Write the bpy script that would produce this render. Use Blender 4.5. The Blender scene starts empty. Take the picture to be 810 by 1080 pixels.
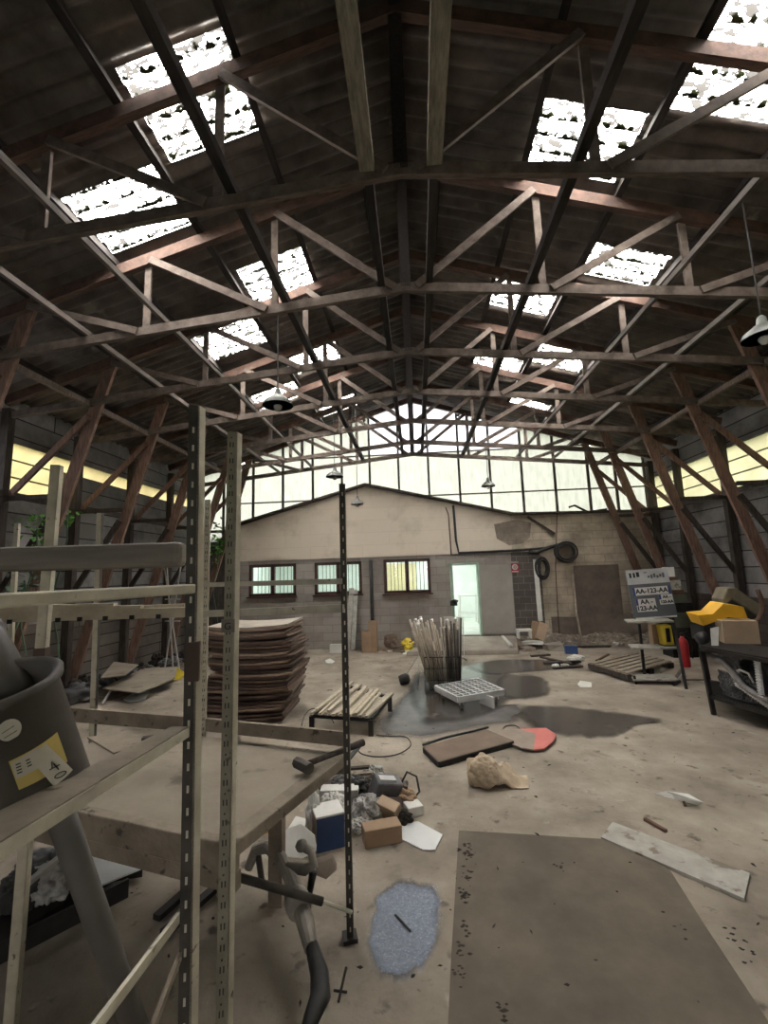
import bpy, math, random
from mathutils import Vector, Matrix, noise
sc = bpy.context.scene
C = sc.collection
rnd = random.Random(7)

# ------------------------------------------------------------------ camera, world, exposure
FPX = 465.0
EYE = Vector((0, 0, 1.9))
PITCH = math.atan(64.1 / 465); YAW = math.atan(0.0703); ROLL = math.radians(1.8)
FW = Vector((-math.sin(YAW) * math.cos(PITCH), math.cos(YAW) * math.cos(PITCH), math.sin(PITCH)))
RT = Vector((math.cos(YAW), math.sin(YAW), 0)); UP = RT.cross(FW)
R2 = RT * math.cos(ROLL) + UP * math.sin(-ROLL)
U2 = RT * math.sin(ROLL) + UP * math.cos(ROLL)
cam = bpy.data.cameras.new('camera'); camo = bpy.data.objects.new('camera', cam); C.objects.link(camo)
cam.sensor_fit = 'HORIZONTAL'; cam.sensor_width = 36; cam.lens = 36 * FPX / 810; cam.clip_start = 0.05; cam.clip_end = 300
camo.matrix_world = Matrix(((R2.x, U2.x, -FW.x, EYE.x), (R2.y, U2.y, -FW.y, EYE.y), (R2.z, U2.z, -FW.z, EYE.z), (0, 0, 0, 1)))
sc.camera = camo
w = bpy.data.worlds.new('world'); sc.world = w; w.use_nodes = True
bg = w.node_tree.nodes['Background']; bg.inputs[0].default_value = (1.0, 0.965, 0.935, 1); bg.inputs[1].default_value = 10.0
sc.view_settings.view_transform = 'Standard'; sc.view_settings.look = 'None'
sc.view_settings.gamma = 1; sc.view_settings.use_curve_mapping = False
sc.view_settings.exposure = 2.35
sc.cycles.use_denoising = True
sc.cycles.max_bounces = 10; sc.cycles.diffuse_bounces = 6; sc.cycles.transparent_max_bounces = 12
sc.cycles.sample_clamp_indirect = 8
def area_light(name, loc, sx, sy, power, col=(1, 1, 1), rot=(0, 0, 0)):
    l = bpy.data.lights.new(name, 'AREA'); l.shape = 'RECTANGLE'; l.size = sx; l.size_y = sy; l.energy = power; l.color = col
    o = bpy.data.objects.new(name, l); C.objects.link(o); o.location = loc; o.rotation_euler = rot
    return o
area_light('inner_room_fill', (0.2, 14.0, 2.85), 3.0, 1.2, 24, (0.93, 1.0, 0.97))  # added fill under the ceiling to make the inner room bright
area_light('inner_room_side_fill', (-3.4, 13.6, 2.85), 2.0, 1.2, 14, (0.9, 1.0, 0.97))  # second added fill, for the room behind the side windows

def ray(px, py):
    return FW + R2 * ((px - 405) / FPX) + U2 * ((540 - py) / FPX)
def fl(px, py, z=0.0):                 # surveyed point at height z
    d = ray(px, py); return EYE + d * ((z - EYE.z) / d.z)
def dp(px, py, y):                     # surveyed point at depth y
    d = ray(px, py); return EYE + d * (y / d.y)
def sx_(px, py, x):
    d = ray(px, py); return EYE + d * (x / d.x)

# ------------------------------------------------------------------ materials
def mat(name, c1, c2=None, scale=6, rough=.8, metal=0, bump=0.0, spot=None, sscale=18, sth=.62, stretch=(1, 1, 1), bscale=40, spec=None, detail=8):
    m = bpy.data.materials.new(name); m.use_nodes = True
    nt = m.node_tree; N = nt.nodes; L = nt.links; b = N['Principled BSDF']
    b.inputs['Roughness'].default_value = rough; b.inputs['Metallic'].default_value = metal
    if spec is not None: b.inputs['Specular IOR Level'].default_value = spec
    tc = N.new('ShaderNodeTexCoord'); mp = N.new('ShaderNodeMapping'); mp.inputs['Scale'].default_value = stretch
    L.new(tc.outputs['Object'], mp.inputs[0])
    c2 = c2 or tuple(v * .7 for v in c1)
    n = N.new('ShaderNodeTexNoise'); n.inputs['Scale'].default_value = scale; n.inputs['Detail'].default_value = detail; n.inputs['Roughness'].default_value = .62
    L.new(mp.outputs[0], n.inputs['Vector'])
    r = N.new('ShaderNodeValToRGB'); r.color_ramp.elements[0].position = .35; r.color_ramp.elements[1].position = .66
    r.color_ramp.elements[0].color = (*c2, 1); r.color_ramp.elements[1].color = (*c1, 1)
    L.new(n.outputs['Fac'], r.inputs[0]); col = r.outputs[0]
    if spot:
        n2 = N.new('ShaderNodeTexNoise'); n2.inputs['Scale'].default_value = sscale; n2.inputs['Detail'].default_value = 6
        L.new(mp.outputs[0], n2.inputs['Vector'])
        r2 = N.new('ShaderNodeValToRGB'); r2.color_ramp.elements[0].position = sth; r2.color_ramp.elements[1].position = sth + .07
        L.new(n2.outputs['Fac'], r2.inputs[0])
        mx = N.new('ShaderNodeMix'); mx.data_type = 'RGBA'; L.new(r2.outputs[0], mx.inputs[0]); L.new(col, mx.inputs[6]); mx.inputs[7].default_value = (*spot, 1)
        col = mx.outputs[2]
    L.new(col, b.inputs['Base Color'])
    if bump:
        n3 = N.new('ShaderNodeTexNoise'); n3.inputs['Scale'].default_value = bscale; n3.inputs['Detail'].default_value = 8
        L.new(mp.outputs[0], n3.inputs['Vector'])
        bp = N.new('ShaderNodeBump'); bp.inputs['Strength'].default_value = bump; bp.inputs['Distance'].default_value = .02
        L.new(n3.outputs['Fac'], bp.inputs['Height']); L.new(bp.outputs[0], b.inputs['Normal'])
    return m

def brickmat(name, c1, c2, cm, bw=.5, rh=.2, mortar=.012, axes='XZ', dirt=(.05, .045, .04), dth=.55, dscale=1.2, bump=.4, rough=.9, offset=.5):
    m = bpy.data.materials.new(name); m.use_nodes = True
    nt = m.node_tree; N = nt.nodes; L = nt.links; b = N['Principled BSDF']; b.inputs['Roughness'].default_value = rough
    b.inputs['Specular IOR Level'].default_value = .25
    tc = N.new('ShaderNodeTexCoord'); s = N.new('ShaderNodeSeparateXYZ'); cb = N.new('ShaderNodeCombineXYZ')
    L.new(tc.outputs['Object'], s.inputs[0]); L.new(s.outputs[axes[0]], cb.inputs[0]); L.new(s.outputs[axes[1]], cb.inputs[1])
    br = N.new('ShaderNodeTexBrick'); br.inputs['Scale'].default_value = 1; br.inputs['Brick Width'].default_value = bw; br.inputs['Row Height'].default_value = rh
    br.inputs['Mortar Size'].default_value = mortar; br.inputs['Mortar Smooth'].default_value = .3; br.offset = offset
    br.inputs['Color1'].default_value = (*c1, 1); br.inputs['Color2'].default_value = (*c2, 1); br.inputs['Mortar'].default_value = (*cm, 1)
    L.new(cb.outputs[0], br.inputs['Vector'])
    n = N.new('ShaderNodeTexNoise'); n.inputs['Scale'].default_value = dscale; n.inputs['Detail'].default_value = 10; n.inputs['Roughness'].default_value = .65
    L.new(tc.outputs['Object'], n.inputs['Vector'])
    r = N.new('ShaderNodeValToRGB'); r.color_ramp.elements[0].position = dth - .12; r.color_ramp.elements[1].position = dth + .18
    r.color_ramp.elements[1].color = (.8, .8, .8, 1)
    L.new(n.outputs['Fac'], r.inputs[0])
    mx = N.new('ShaderNodeMix'); mx.data_type = 'RGBA'; L.new(r.outputs[0], mx.inputs[0]); L.new(br.outputs['Color'], mx.inputs[6]); mx.inputs[7].default_value = (*dirt, 1)
    L.new(mx.outputs[2], b.inputs['Base Color'])
    bp = N.new('ShaderNodeBump'); bp.inputs['Strength'].default_value = bump; bp.inputs['Distance'].default_value = .02; bp.invert = True
    L.new(br.outputs['Fac'], bp.inputs['Height']); L.new(bp.outputs[0], b.inputs['Normal'])
    return m

def sheetmat(name, tint, moss=(.03, .035, .015), period=.177, mth=.5, transp=.35, mossy=True, nscale=9, axis='Y', streak=None, ttint=None, low=.55):
    """weathered translucent roofing sheet: part of the sky straight through, part scattered, moss in the valleys"""
    m = bpy.data.materials.new(name); m.use_nodes = True
    nt = m.node_tree; N = nt.nodes; L = nt.links; N.remove(N['Principled BSDF']); out = N['Material Output']
    tc = N.new('ShaderNodeTexCoord')
    tl = N.new('ShaderNodeBsdfTranslucent'); tp = N.new('ShaderNodeBsdfTransparent'); df = N.new('ShaderNodeBsdfDiffuse')
    n = N.new('ShaderNodeTexNoise'); n.inputs['Scale'].default_value = nscale; n.inputs['Detail'].default_value = 8
    mp = N.new('ShaderNodeMapping'); L.new(tc.outputs['Object'], mp.inputs[0]); L.new(mp.outputs[0], n.inputs['Vector'])
    if streak: mp.inputs['Scale'].default_value = streak
    r = N.new('ShaderNodeValToRGB'); r.color_ramp.elements[0].position = .3; r.color_ramp.elements[1].position = .7
    r.color_ramp.elements[0].color = (*[t * low for t in tint], 1); r.color_ramp.elements[1].color = (*tint, 1)
    L.new(n.outputs['Fac'], r.inputs[0]); L.new(r.outputs[0], tl.inputs[0]); tp.inputs[0].default_value = (*(ttint or tint), 1)
    mx = N.new('ShaderNodeMixShader'); mx.inputs[0].default_value = transp; L.new(tl.outputs[0], mx.inputs[1]); L.new(tp.outputs[0], mx.inputs[2])
    last = mx.outputs[0]
    if mossy:                                    # grey film of dirt that only lets a little daylight through
        mp2 = N.new('ShaderNodeMapping'); mp2.inputs['Scale'].default_value = (.7, 2.2, .7); L.new(tc.outputs['Object'], mp2.inputs[0])
        n4 = N.new('ShaderNodeTexNoise'); n4.inputs['Scale'].default_value = 11; n4.inputs['Detail'].default_value = 4; n4.inputs['Roughness'].default_value = .6; L.new(mp2.outputs[0], n4.inputs['Vector'])
        r4 = N.new('ShaderNodeValToRGB'); r4.color_ramp.interpolation = 'CONSTANT'; r4.color_ramp.elements[0].position = 0; r4.color_ramp.elements[1].position = .535; L.new(n4.outputs['Fac'], r4.inputs[0])
        t4 = N.new('ShaderNodeBsdfTranslucent'); t4.inputs[0].default_value = (.0165, .0157, .0145, 1)
        m4 = N.new('ShaderNodeMixShader'); L.new(r4.outputs[0], m4.inputs[0]); L.new(last, m4.inputs[1]); L.new(t4.outputs[0], m4.inputs[2]); last = m4.outputs[0]
    if mossy:
        s = N.new('ShaderNodeSeparateXYZ'); L.new(tc.outputs['Object'], s.inputs[0])
        mu = N.new('ShaderNodeMath'); mu.operation = 'MULTIPLY'; mu.inputs[1].default_value = 2 * math.pi / period; L.new(s.outputs[axis], mu.inputs[0])
        sn = N.new('ShaderNodeMath'); sn.operation = 'SINE'; L.new(mu.outputs[0], sn.inputs[0])
        n2 = N.new('ShaderNodeTexNoise'); n2.inputs['Scale'].default_value = 16; n2.inputs['Detail'].default_value = 5; L.new(tc.outputs['Object'], n2.inputs['Vector'])
        a = N.new('ShaderNodeMath'); a.operation = 'MULTIPLY_ADD'; a.inputs[1].default_value = -.22; L.new(sn.outputs[0], a.inputs[0]); L.new(n2.outputs['Fac'], a.inputs[2])
        g = N.new('ShaderNodeValToRGB'); g.color_ramp.elements[0].position = mth + .12; g.color_ramp.elements[1].position = mth + .2
        L.new(a.outputs[0], g.inputs[0])
        df.inputs[0].default_value = (*moss, 1)
        m2 = N.new('ShaderNodeMixShader'); L.new(g.outputs[0], m2.inputs[0]); L.new(last, m2.inputs[1]); L.new(df.outputs[0], m2.inputs[2]); last = m2.outputs[0]
    L.new(last, out.inputs[0])
    return m

def glassmat(name):
    m = bpy.data.materials.new(name); m.use_nodes = True
    nt = m.node_tree; N = nt.nodes; L = nt.links; N.remove(N['Principled BSDF']); out = N['Material Output']
    tp = N.new('ShaderNodeBsdfTransparent'); tp.inputs[0].default_value = (.93, .95, .94, 1); gl = N.new('ShaderNodeBsdfGlossy'); gl.inputs['Roughness'].default_value = .03
    fr = N.new('ShaderNodeFresnel'); mx = N.new('ShaderNodeMixShader'); L.new(fr.outputs[0], mx.inputs[0]); L.new(tp.outputs[0], mx.inputs[1]); L.new(gl.outputs[0], mx.inputs[2]); L.new(mx.outputs[0], out.inputs[0])
    return m

M = {}
M['roof'] = mat('roof_cement', (.165, .138, .12), (.055, .044, .038), 2.2, .55, bump=.2, spot=(.22, .20, .175), sscale=3, sth=.66)
M['purlin'] = mat('dark_old_timber', (.036, .028, .024), (.013, .010, .009), 6, .9, stretch=(6, 1, 6))
M['rafter'] = mat('dark_red_rafter', (.13, .075, .055), (.06, .036, .028), 8, .88, bump=.2, stretch=(1, 6, 1))
M['timber'] = mat('brown_timber', (.185, .146, .122), (.085, .065, .053), 8, .88, bump=.2, stretch=(1, 6, 1))
M['leg'] = mat('red_brown_timber', (.25, .155, .115), (.12, .072, .055), 7, .85, bump=.2, stretch=(4, 4, .7))
M['post'] = mat('dark_post_timber', (.07, .055, .045), (.03, .023, .02), 7, .9, stretch=(4, 4, .7))
M['dusty'] = mat('dusty_grey_timber', (.30, .27, .215), (.15, .135, .105), 9, .92, bump=.3, stretch=(5, .8, 5))
M['tie'] = mat('pale_tie_timber', (.15, .127, .108), (.065, .054, .046), 7, .8, stretch=(5, .8, 5))
M['sky'] = sheetmat('skylight_sheet', (.5, .5, .45), transp=.75, ttint=(.97, .955, .93))
M['gable'] = sheetmat('gable_sheet', (.033, .0345, .0305), mossy=False, transp=.0, nscale=4, streak=(4, 1, .7), low=.72)
M['clear'] = sheetmat('clear_gable_sheet', (.062, .065, .076), mossy=False, transp=.01, ttint=(.9, .93, 1), nscale=3)
M['front'] = sheetmat('added_window_sheet', (.016, .016, .0155), mossy=False, transp=.036, nscale=4, ttint=(.95, .93, .9))  # sheet of the added window band behind the camera
M['yellow_sheet'] = sheetmat('yellowed_sheet', (.044, .042, .027), mossy=False, transp=0, nscale=1.3)
M['orange_sheet'] = sheetmat('amber_sheet', (.053, .044, .023), mossy=False, transp=0, nscale=1.6)
M['glass'] = glassmat('window_glass')
M['cladding'] = brickmat('dark_plank_cladding', (.27, .265, .265), (.19, .185, .18), (.03, .03, .03), bw=7.0, rh=.3, mortar=.012, axes='YZ', dirt=(.035, .03, .027), dscale=1.5)
M['plinth'] = brickmat('dark_brick_base', (.11, .085, .072), (.07, .056, .05), (.05, .043, .038), bw=.42, rh=.16, mortar=.01, axes='YZ', dirt=(.03, .026, .023), dscale=1.1)
M['planks'] = brickmat('grey_brown_planks', (.20, .175, .155), (.13, .115, .10), (.03, .026, .023), bw=2.6, rh=.22, mortar=.012, axes='YZ', dirt=(.06, .05, .043), dscale=1.5)
M['block'] = brickmat('grey_block', (.35, .325, .30), (.285, .26, .24), (.24, .22, .20), bw=.5, rh=.2, mortar=.009, dirt=(.15, .13, .115), dth=.58, dscale=1.0)
M['render'] = brickmat('beige_render', (.64, .575, .48), (.60, .54, .45), (.54, .48, .40), bw=1.4, rh=.33, mortar=.006, dirt=(.24, .20, .15), dth=.63, dscale=.9, bump=.1)
M['paleblock'] = brickmat('cream_block', (.58, .51, .405), (.50, .44, .345), (.41, .355, .285), bw=.5, rh=.2, mortar=.012, dirt=(.17, .14, .11), dth=.5, dscale=1.7)
M['stainblock'] = brickmat('stained_block', (.36, .31, .25), (.25, .215, .175), (.30, .26, .21), bw=.5, rh=.2, mortar=.012, dirt=(.12, .10, .085), dth=.45, dscale=3)
M['darkblock'] = brickmat('dark_glazed_block', (.14, .125, .115), (.10, .09, .085), (.24, .22, .20), bw=.3, rh=.17, mortar=.008, dirt=(.08, .07, .06), dscale=1.5)
M['patch'] = mat('brown_render_patch', (.20, .165, .135), (.12, .10, .085), 3, .9, bump=.2)
M['concrete_slab'] = mat('ramp_concrete', (.36, .32, .27), (.25, .22, .185), 3, .9, bump=.2)
M['floor'] = mat('floor_concrete', (.39, .34, .275), (.19, .16, .126), 1.3, .82, bump=.3, spot=(.11, .09, .072), sscale=5.5, sth=.63, bscale=30, detail=12)
def floor_stains():
    nt = M['floor'].node_tree; N = nt.nodes; L = nt.links; b = N['Principled BSDF']; tc = N.new('ShaderNodeTexCoord')
    prev = b.inputs['Base Color'].links[0].from_socket
    for sc_, lo, hi, c_ in ((.45, .50, .72, (.20, .165, .13)), (2.2, .57, .70, (.15, .122, .095)), (9, .62, .70, (.10, .08, .062)), (34, .63, .70, (.12, .10, .08)), (3.5, .63, .74, (.52, .47, .40))):
        n = N.new('ShaderNodeTexNoise'); n.inputs['Scale'].default_value = sc_; n.inputs['Detail'].default_value = 12; n.inputs['Roughness'].default_value = .68; n.inputs['Distortion'].default_value = .4
        L.new(tc.outputs['Object'], n.inputs['Vector'])
        r = N.new('ShaderNodeMapRange'); r.inputs[1].default_value = lo; r.inputs[2].default_value = hi; r.inputs[4].default_value = .75; L.new(n.outputs['Fac'], r.inputs[0])
        mx = N.new('ShaderNodeMix'); mx.data_type = 'RGBA'; L.new(r.outputs[0], mx.inputs[0]); L.new(prev, mx.inputs[6]); mx.inputs[7].default_value = (*c_, 1); prev = mx.outputs[2]
    L.new(prev, b.inputs['Base Color'])
floor_stains()
M['wet'] = mat('wet_concrete', (.10, .09, .08), (.05, .045, .04), 2.5, .2, bump=.06, bscale=8)
M['damp'] = mat('damp_concrete', (.155, .145, .14), (.085, .082, .082), 4, .38, bump=.2, bscale=25)
M['white_wall'] = mat('white_room_wall', (.78, .82, .78), (.66, .70, .66), 2, .9)
M['room_floor'] = mat('pale_room_floor', (.62, .66, .60), (.5, .52, .47), 3, .6)
M['yellow_reflection'] = mat('painted_yellow_reflection', (.70, .60, .35), (.6, .5, .28), 2, .9)  # yellow window reflection put into a panel colour
M['frame'] = mat('red_brown_window_wood', (.075, .032, .025), (.04, .018, .014), 10, .6)
M['greenframe'] = mat('pale_green_steel', (.42, .56, .46), (.33, .45, .36), 8, .5)
M['doorleaf'] = mat('grey_door_paint', (.36, .34, .31), (.31, .29, .265), 3, .7)
M['black'] = mat('black_rubber', (.032, .031, .03), (.016, .016, .016), 8, .6)
M['blackmetal'] = mat('black_steel', (.03, .028, .026), (.016, .014, .013), 12, .5, metal=.3)
M['galv'] = mat('galvanised', (.55, .54, .50), (.36, .35, .32), 10, .5, metal=.3)
M['rack'] = mat('cream_rack_steel', (.60, .57, .46), (.44, .41, .325), 9, .55, metal=.15, spot=(.10, .075, .05), sscale=22, sth=.66)
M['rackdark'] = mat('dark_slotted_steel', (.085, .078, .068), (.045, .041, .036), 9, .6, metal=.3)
M['rackmid'] = mat('dull_rack_steel', (.34, .32, .255), (.25, .235, .185), 9, .6, metal=.15, spot=(.10, .08, .055), sscale=20, sth=.64)
M['slot'] = mat('slot_black', (.012, .011, .01), (.008, .008, .007), 5, .9)
M['tape'] = mat('brown_tape', (.10, .062, .045), (.07, .045, .033), 6, .7)
M['tube'] = mat('grey_brown_steel', (.26, .235, .20), (.18, .16, .138), 3, .7, stretch=(.6, 6, 6))
M['bin'] = mat('grey_plastic', (.115, .106, .094), (.075, .069, .061), 3, .55, bump=.05)
M['label'] = mat('paper_label', (.62, .60, .50), (.52, .50, .42), 6, .8)
M['ylabel'] = mat('yellow_label', (.66, .52, .16), (.56, .45, .15), 5, .8)
M['ink'] = mat('dark_ink', (.03, .03, .032), (.02, .02, .02), 5, .8)
M['ply'] = mat('dirty_plywood', (.33, .285, .225), (.24, .205, .16), 2.2, .85, bump=.1, spot=(.17, .145, .115), sscale=4, sth=.62)
M['plyedge'] = mat('dirty_timber_edge', (.30, .255, .195), (.185, .155, .12), 5, .85, bump=.2, spot=(.08, .065, .05), sscale=14, sth=.62)
M['mat'] = mat('brown_floor_board', (.15, .122, .09), (.088, .070, .051), 2.2, .75, bump=.06, spot=(.06, .05, .04), sscale=3.3, sth=.71, detail=12)
M['brownboard'] = mat('brown_hardboard', (.20, .145, .105), (.15, .108, .08), 5, .75)
M['boardtop'] = mat('pale_hardboard', (.40, .355, .30), (.32, .285, .24), 4, .8)
M['edgeboard'] = mat('hardboard_edge', (.17, .115, .09), (.10, .068, .055), 7, .85)
M['slat'] = mat('pale_slat_wood', (.56, .50, .385), (.40, .35, .265), 7, .8, stretch=(1, 1, 1))
M['rod'] = mat('grey_wood_rod', (.54, .48, .385), (.33, .28, .22), 8, .8)
M['roddark'] = mat('dark_wood_rod', (.15, .125, .105), (.08, .068, .058), 8, .8)
M['plastic'] = mat('pale_grey_plastic', (.55, .56, .56), (.43, .44, .44), 5, .5)
M['white'] = mat('dirty_white', (.72, .72, .69), (.58, .58, .55), 4, .7)
M['whiterust'] = mat('rusty_white_board', (.70, .72, .73), (.60, .62, .62), 4, .5, spot=(.30, .18, .09), sscale=14, sth=.68)
M['flakywhite'] = mat('flaking_white_paint', (.46, .45, .41), (.33, .31, .275), 7, .8, spot=(.20, .17, .13), sscale=9, sth=.56)
M['card'] = mat('cardboard', (.36, .25, .16), (.29, .20, .13), 4, .85)
M['cardpale'] = mat('pale_cardboard', (.44, .33, .225), (.36, .27, .185), 4, .85)
M['sack'] = mat('beige_sacking', (.60, .49, .36), (.44, .35, .25), 7, .95, bump=.3)
M['pink'] = mat('pink_red_paint', (.62, .19, .17), (.52, .15, .13), 4, .7)
M['greyboard'] = mat('grey_brown_board', (.33, .27, .22), (.25, .205, .17), 5, .8)
M['blue'] = mat('dark_blue_card', (.03, .07, .20), (.02, .05, .15), 4, .5)
M['plasticbag'] = mat('crumpled_clear_plastic', (.62, .62, .60), (.26, .25, .24), 10, .25, bump=.8, bscale=30)
M['red'] = mat('red_cylinder_paint', (.50, .025, .035), (.42, .02, .03), 4, .35)
M['yellow'] = mat('yellow_paint', (.80, .46, .03), (.70, .38, .02), 4, .5)
M['yellowbright'] = mat('yellow_plastic', (.85, .68, .06), (.75, .58, .05), 4, .5)
M['foam'] = mat('dusty_olive_foam', (.21, .185, .13), (.14, .125, .09), 6, .9)
M['enamel'] = mat('grey_enamel', (.22, .235, .215), (.14, .15, .14), 6, .4)
M['spill'] = mat('pale_blue_spill', (.25, .295, .37), (.16, .19, .25), 45, .55, bump=.4, bscale=80, spot=(.34, .38, .46), sscale=90, sth=.58)
M['leaf'] = mat('green_leaf', (.12, .34, .05), (.06, .20, .03), 5, .6)
M['leafdark'] = mat('dull_leaf', (.09, .17, .10), (.05, .10, .06), 5, .6)
M['dirt'] = mat('dark_dirt', (.05, .042, .034), (.025, .02, .017), 6, .95)
M['rust'] = mat('rusty_iron', (.14, .075, .045), (.075, .042, .028), 9, .8)
M['darkgrey'] = mat('charcoal_grey', (.13, .13, .135), (.06, .06, .065), 6, .6)
M['castdark'] = mat('dark_cast_metal', (.20, .19, .18), (.11, .105, .10), 7, .5, metal=.2, bump=.1)
M['castiron'] = mat('grey_cast_metal', (.36, .335, .295), (.22, .205, .18), 6, .6, metal=.1, bump=.15)
M['signgrey'] = mat('slate_sign', (.12, .13, .15), (.09, .10, .115), 2, .5)
M['plateblue'] = mat('blue_strip', (.03, .06, .22), (.025, .05, .19), 4, .5)
M['olive'] = mat('olive_green_box', (.10, .11, .075), (.06, .07, .045), 4, .7)
M['rubble'] = mat('earth_rubble', (.26, .22, .175), (.10, .082, .065), 7, .95, bump=.6, spot=(.40, .36, .30), sscale=9, sth=.62)
M['ground'] = mat('outside_ground', (.22, .26, .14), (.15, .18, .09), 2, .95)

# ------------------------------------------------------------------ mesh helpers
class MB:
    def __init__(s): s.v = []; s.f = []; s.m = []
    def add(s, v, f, mi=0):
        o = len(s.v); s.v += [tuple(p) for p in v]; s.f += [tuple(i + o for i in q) for q in f]; s.m += [mi] * len(f); return s
    def box(s, c, d, rz=0, rx=0, ry=0, mi=0, taper=1.0):
        h = [Vector((x * d[0] / 2 * (taper if z > 0 else 1), y * d[1] / 2 * (taper if z > 0 else 1), z * d[2] / 2)) for z in (-1, 1) for x, y in ((-1, -1), (1, -1), (1, 1), (-1, 1))]
        R = Matrix.Rotation(rz, 3, 'Z') @ Matrix.Rotation(ry, 3, 'Y') @ Matrix.Rotation(rx, 3, 'X')
        return s.add([R @ p + Vector(c) for p in h], [(3, 2, 1, 0), (4, 5, 6, 7), (0, 1, 5, 4), (1, 2, 6, 5), (2, 3, 7, 6), (3, 0, 4, 7)], mi)
    def beam(s, a, b, wd, ht, up=(0, 0, 1), mi=0):
        a = Vector(a); b = Vector(b); d = (b - a).normalized(); u = Vector(up)
        sd = d.cross(u)
        if sd.length < 1e-4: sd = d.cross(Vector((0, 1, 0)))
        sd.normalize(); u = sd.cross(d)
        V = []
        for p in (a, b):
            for x, y in ((-1, -1), (1, -1), (1, 1), (-1, 1)): V.append(p + sd * (x * wd / 2) + u * (y * ht / 2))
        return s.add(V, [(3, 2, 1, 0), (4, 5, 6, 7), (0, 1, 5, 4), (1, 2, 6, 5), (2, 3, 7, 6), (3, 0, 4, 7)], mi)
    def angle(s, a, b, w1, w2, t, d1, d2, mi=0):
        """L profile between a and b: flange w1 along d1, flange w2 along d2"""
        a = Vector(a); b = Vector(b); d1 = Vector(d1); d2 = Vector(d2)
        pr = [Vector((0, 0, 0)), d1 * w1, d1 * w1 + d2 * t, d1 * t + d2 * t, d1 * t + d2 * w2, d2 * w2]
        V = [a + p for p in pr] + [b + p for p in pr]; n = 6
        return s.add(V, [tuple(range(n - 1, -1, -1)), tuple(range(n, 2 * n))] + [(i, (i + 1) % n, n + (i + 1) % n, n + i) for i in range(n)], mi)
    def tube(s, pts, r, n=8, caps=True, mi=0):
        pts = [Vector(p) for p in pts]; rs = r if isinstance(r, (list, tuple)) else [r] * len(pts)
        V = []; F = []; u = None
        for i, p in enumerate(pts):
            t = (pts[min(i + 1, len(pts) - 1)] - pts[max(i - 1, 0)]).normalized()
            if u is None: u = t.cross(Vector((0, 0, 1))) if abs(t.z) < .9 else t.cross(Vector((0, 1, 0)))
            u = (u - t * u.dot(t)).normalized(); w_ = t.cross(u)
            for k in range(n):
                q = 2 * math.pi * k / n; V.append(p + (u * math.cos(q) + w_ * math.sin(q)) * rs[i])
        for i in range(len(pts) - 1):
            for k in range(n): F.append((i * n + k, i * n + (k + 1) % n, (i + 1) * n + (k + 1) % n, (i + 1) * n + k))
        if caps: F += [tuple(range(n - 1, -1, -1)), tuple((len(pts) - 1) * n + k for k in range(n))]
        return s.add(V, F, mi)
    def lathe(s, prof, n=20, c=(0, 0, 0), R=None, mi=0):
        V = []; F = []; c = Vector(c); R = R or Matrix.Identity(3)
        for (r, z) in prof:
            for k in range(n):
                q = 2 * math.pi * k / n; V.append(c + R @ Vector((r * math.cos(q), r * math.sin(q), z)))
        for i in range(len(prof) - 1):
            for k in range(n): F.append((i * n + k, i * n + (k + 1) % n, (i + 1) * n + (k + 1) % n, (i + 1) * n + k))
        if prof[0][0] > 1e-4: F.append(tuple(range(n - 1, -1, -1)))
        if prof[-1][0] > 1e-4: F.append(tuple((len(prof) - 1) * n + k for k in range(n)))
        return s.add(V, F, mi)
    def prism(s, poly, off, mi=0):
        """poly: 3-D outline, off: extrusion vector"""
        P = [Vector(p) for p in poly]; o = Vector(off); n = len(P)
        return s.add(P + [p + o for p in P], [tuple(range(n - 1, -1, -1)), tuple(range(n, 2 * n))] + [(i, (i + 1) % n, n + (i + 1) % n, n + i) for i in range(n)], mi)
    def build(s, name, m, parent=None, smooth=False, bevel=0):
        me = bpy.data.meshes.new(name); me.from_pydata(s.v, [], s.f)
        import bmesh
        b = bmesh.new(); b.from_mesh(me); bmesh.ops.recalc_face_normals(b, faces=b.faces); b.to_mesh(me); b.free()
        for q in (m if isinstance(m, list) else [m]): me.materials.append(M[q] if isinstance(q, str) else q)
        for p, i in zip(me.polygons, s.m): p.material_index = i; p.use_smooth = smooth
        o = bpy.data.objects.new(name, me); C.objects.link(o)
        if parent: o.parent = parent; o.matrix_parent_inverse = Matrix.Translation(-Vector(parent.location)) if parent.type == 'EMPTY' and not parent.get('local') else Matrix.Identity(4)
        if bevel:
            q = o.modifiers.new('bevel', 'BEVEL'); q.width = bevel; q.segments = 2; q.limit_method = 'ANGLE'
        return o
def tag(o, label, cat, group=None, kind=None):
    o['label'] = label; o['category'] = cat
    if group: o['group'] = group
    o['kind'] = kind or 'thing'
    return o
def struct(o): o['kind'] = 'structure'; return o
def thing(name, label, cat, loc=(0, 0, 0), group=None, local=False):
    """an Empty at the thing's base; parts are given in world space unless local"""
    o = bpy.data.objects.new(name, None); C.objects.link(o); o.location = loc; o.empty_display_size = .1
    if local: o['local'] = 1
    return tag(o, label, cat, group)
def origin_to(o, p):
    """move a mesh object's origin to world point p, keeping the geometry where it is"""
    p = Vector(p); o.data.transform(Matrix.Translation(-p)); o.location = p; return o
def copy_tree(o, parent=None):
    c = o.copy(); C.objects.link(c)
    if parent: mi = o.matrix_parent_inverse.copy(); c.parent = parent; c.matrix_parent_inverse = mi
    for ch in list(o.children): copy_tree(ch, c)
    return c
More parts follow.
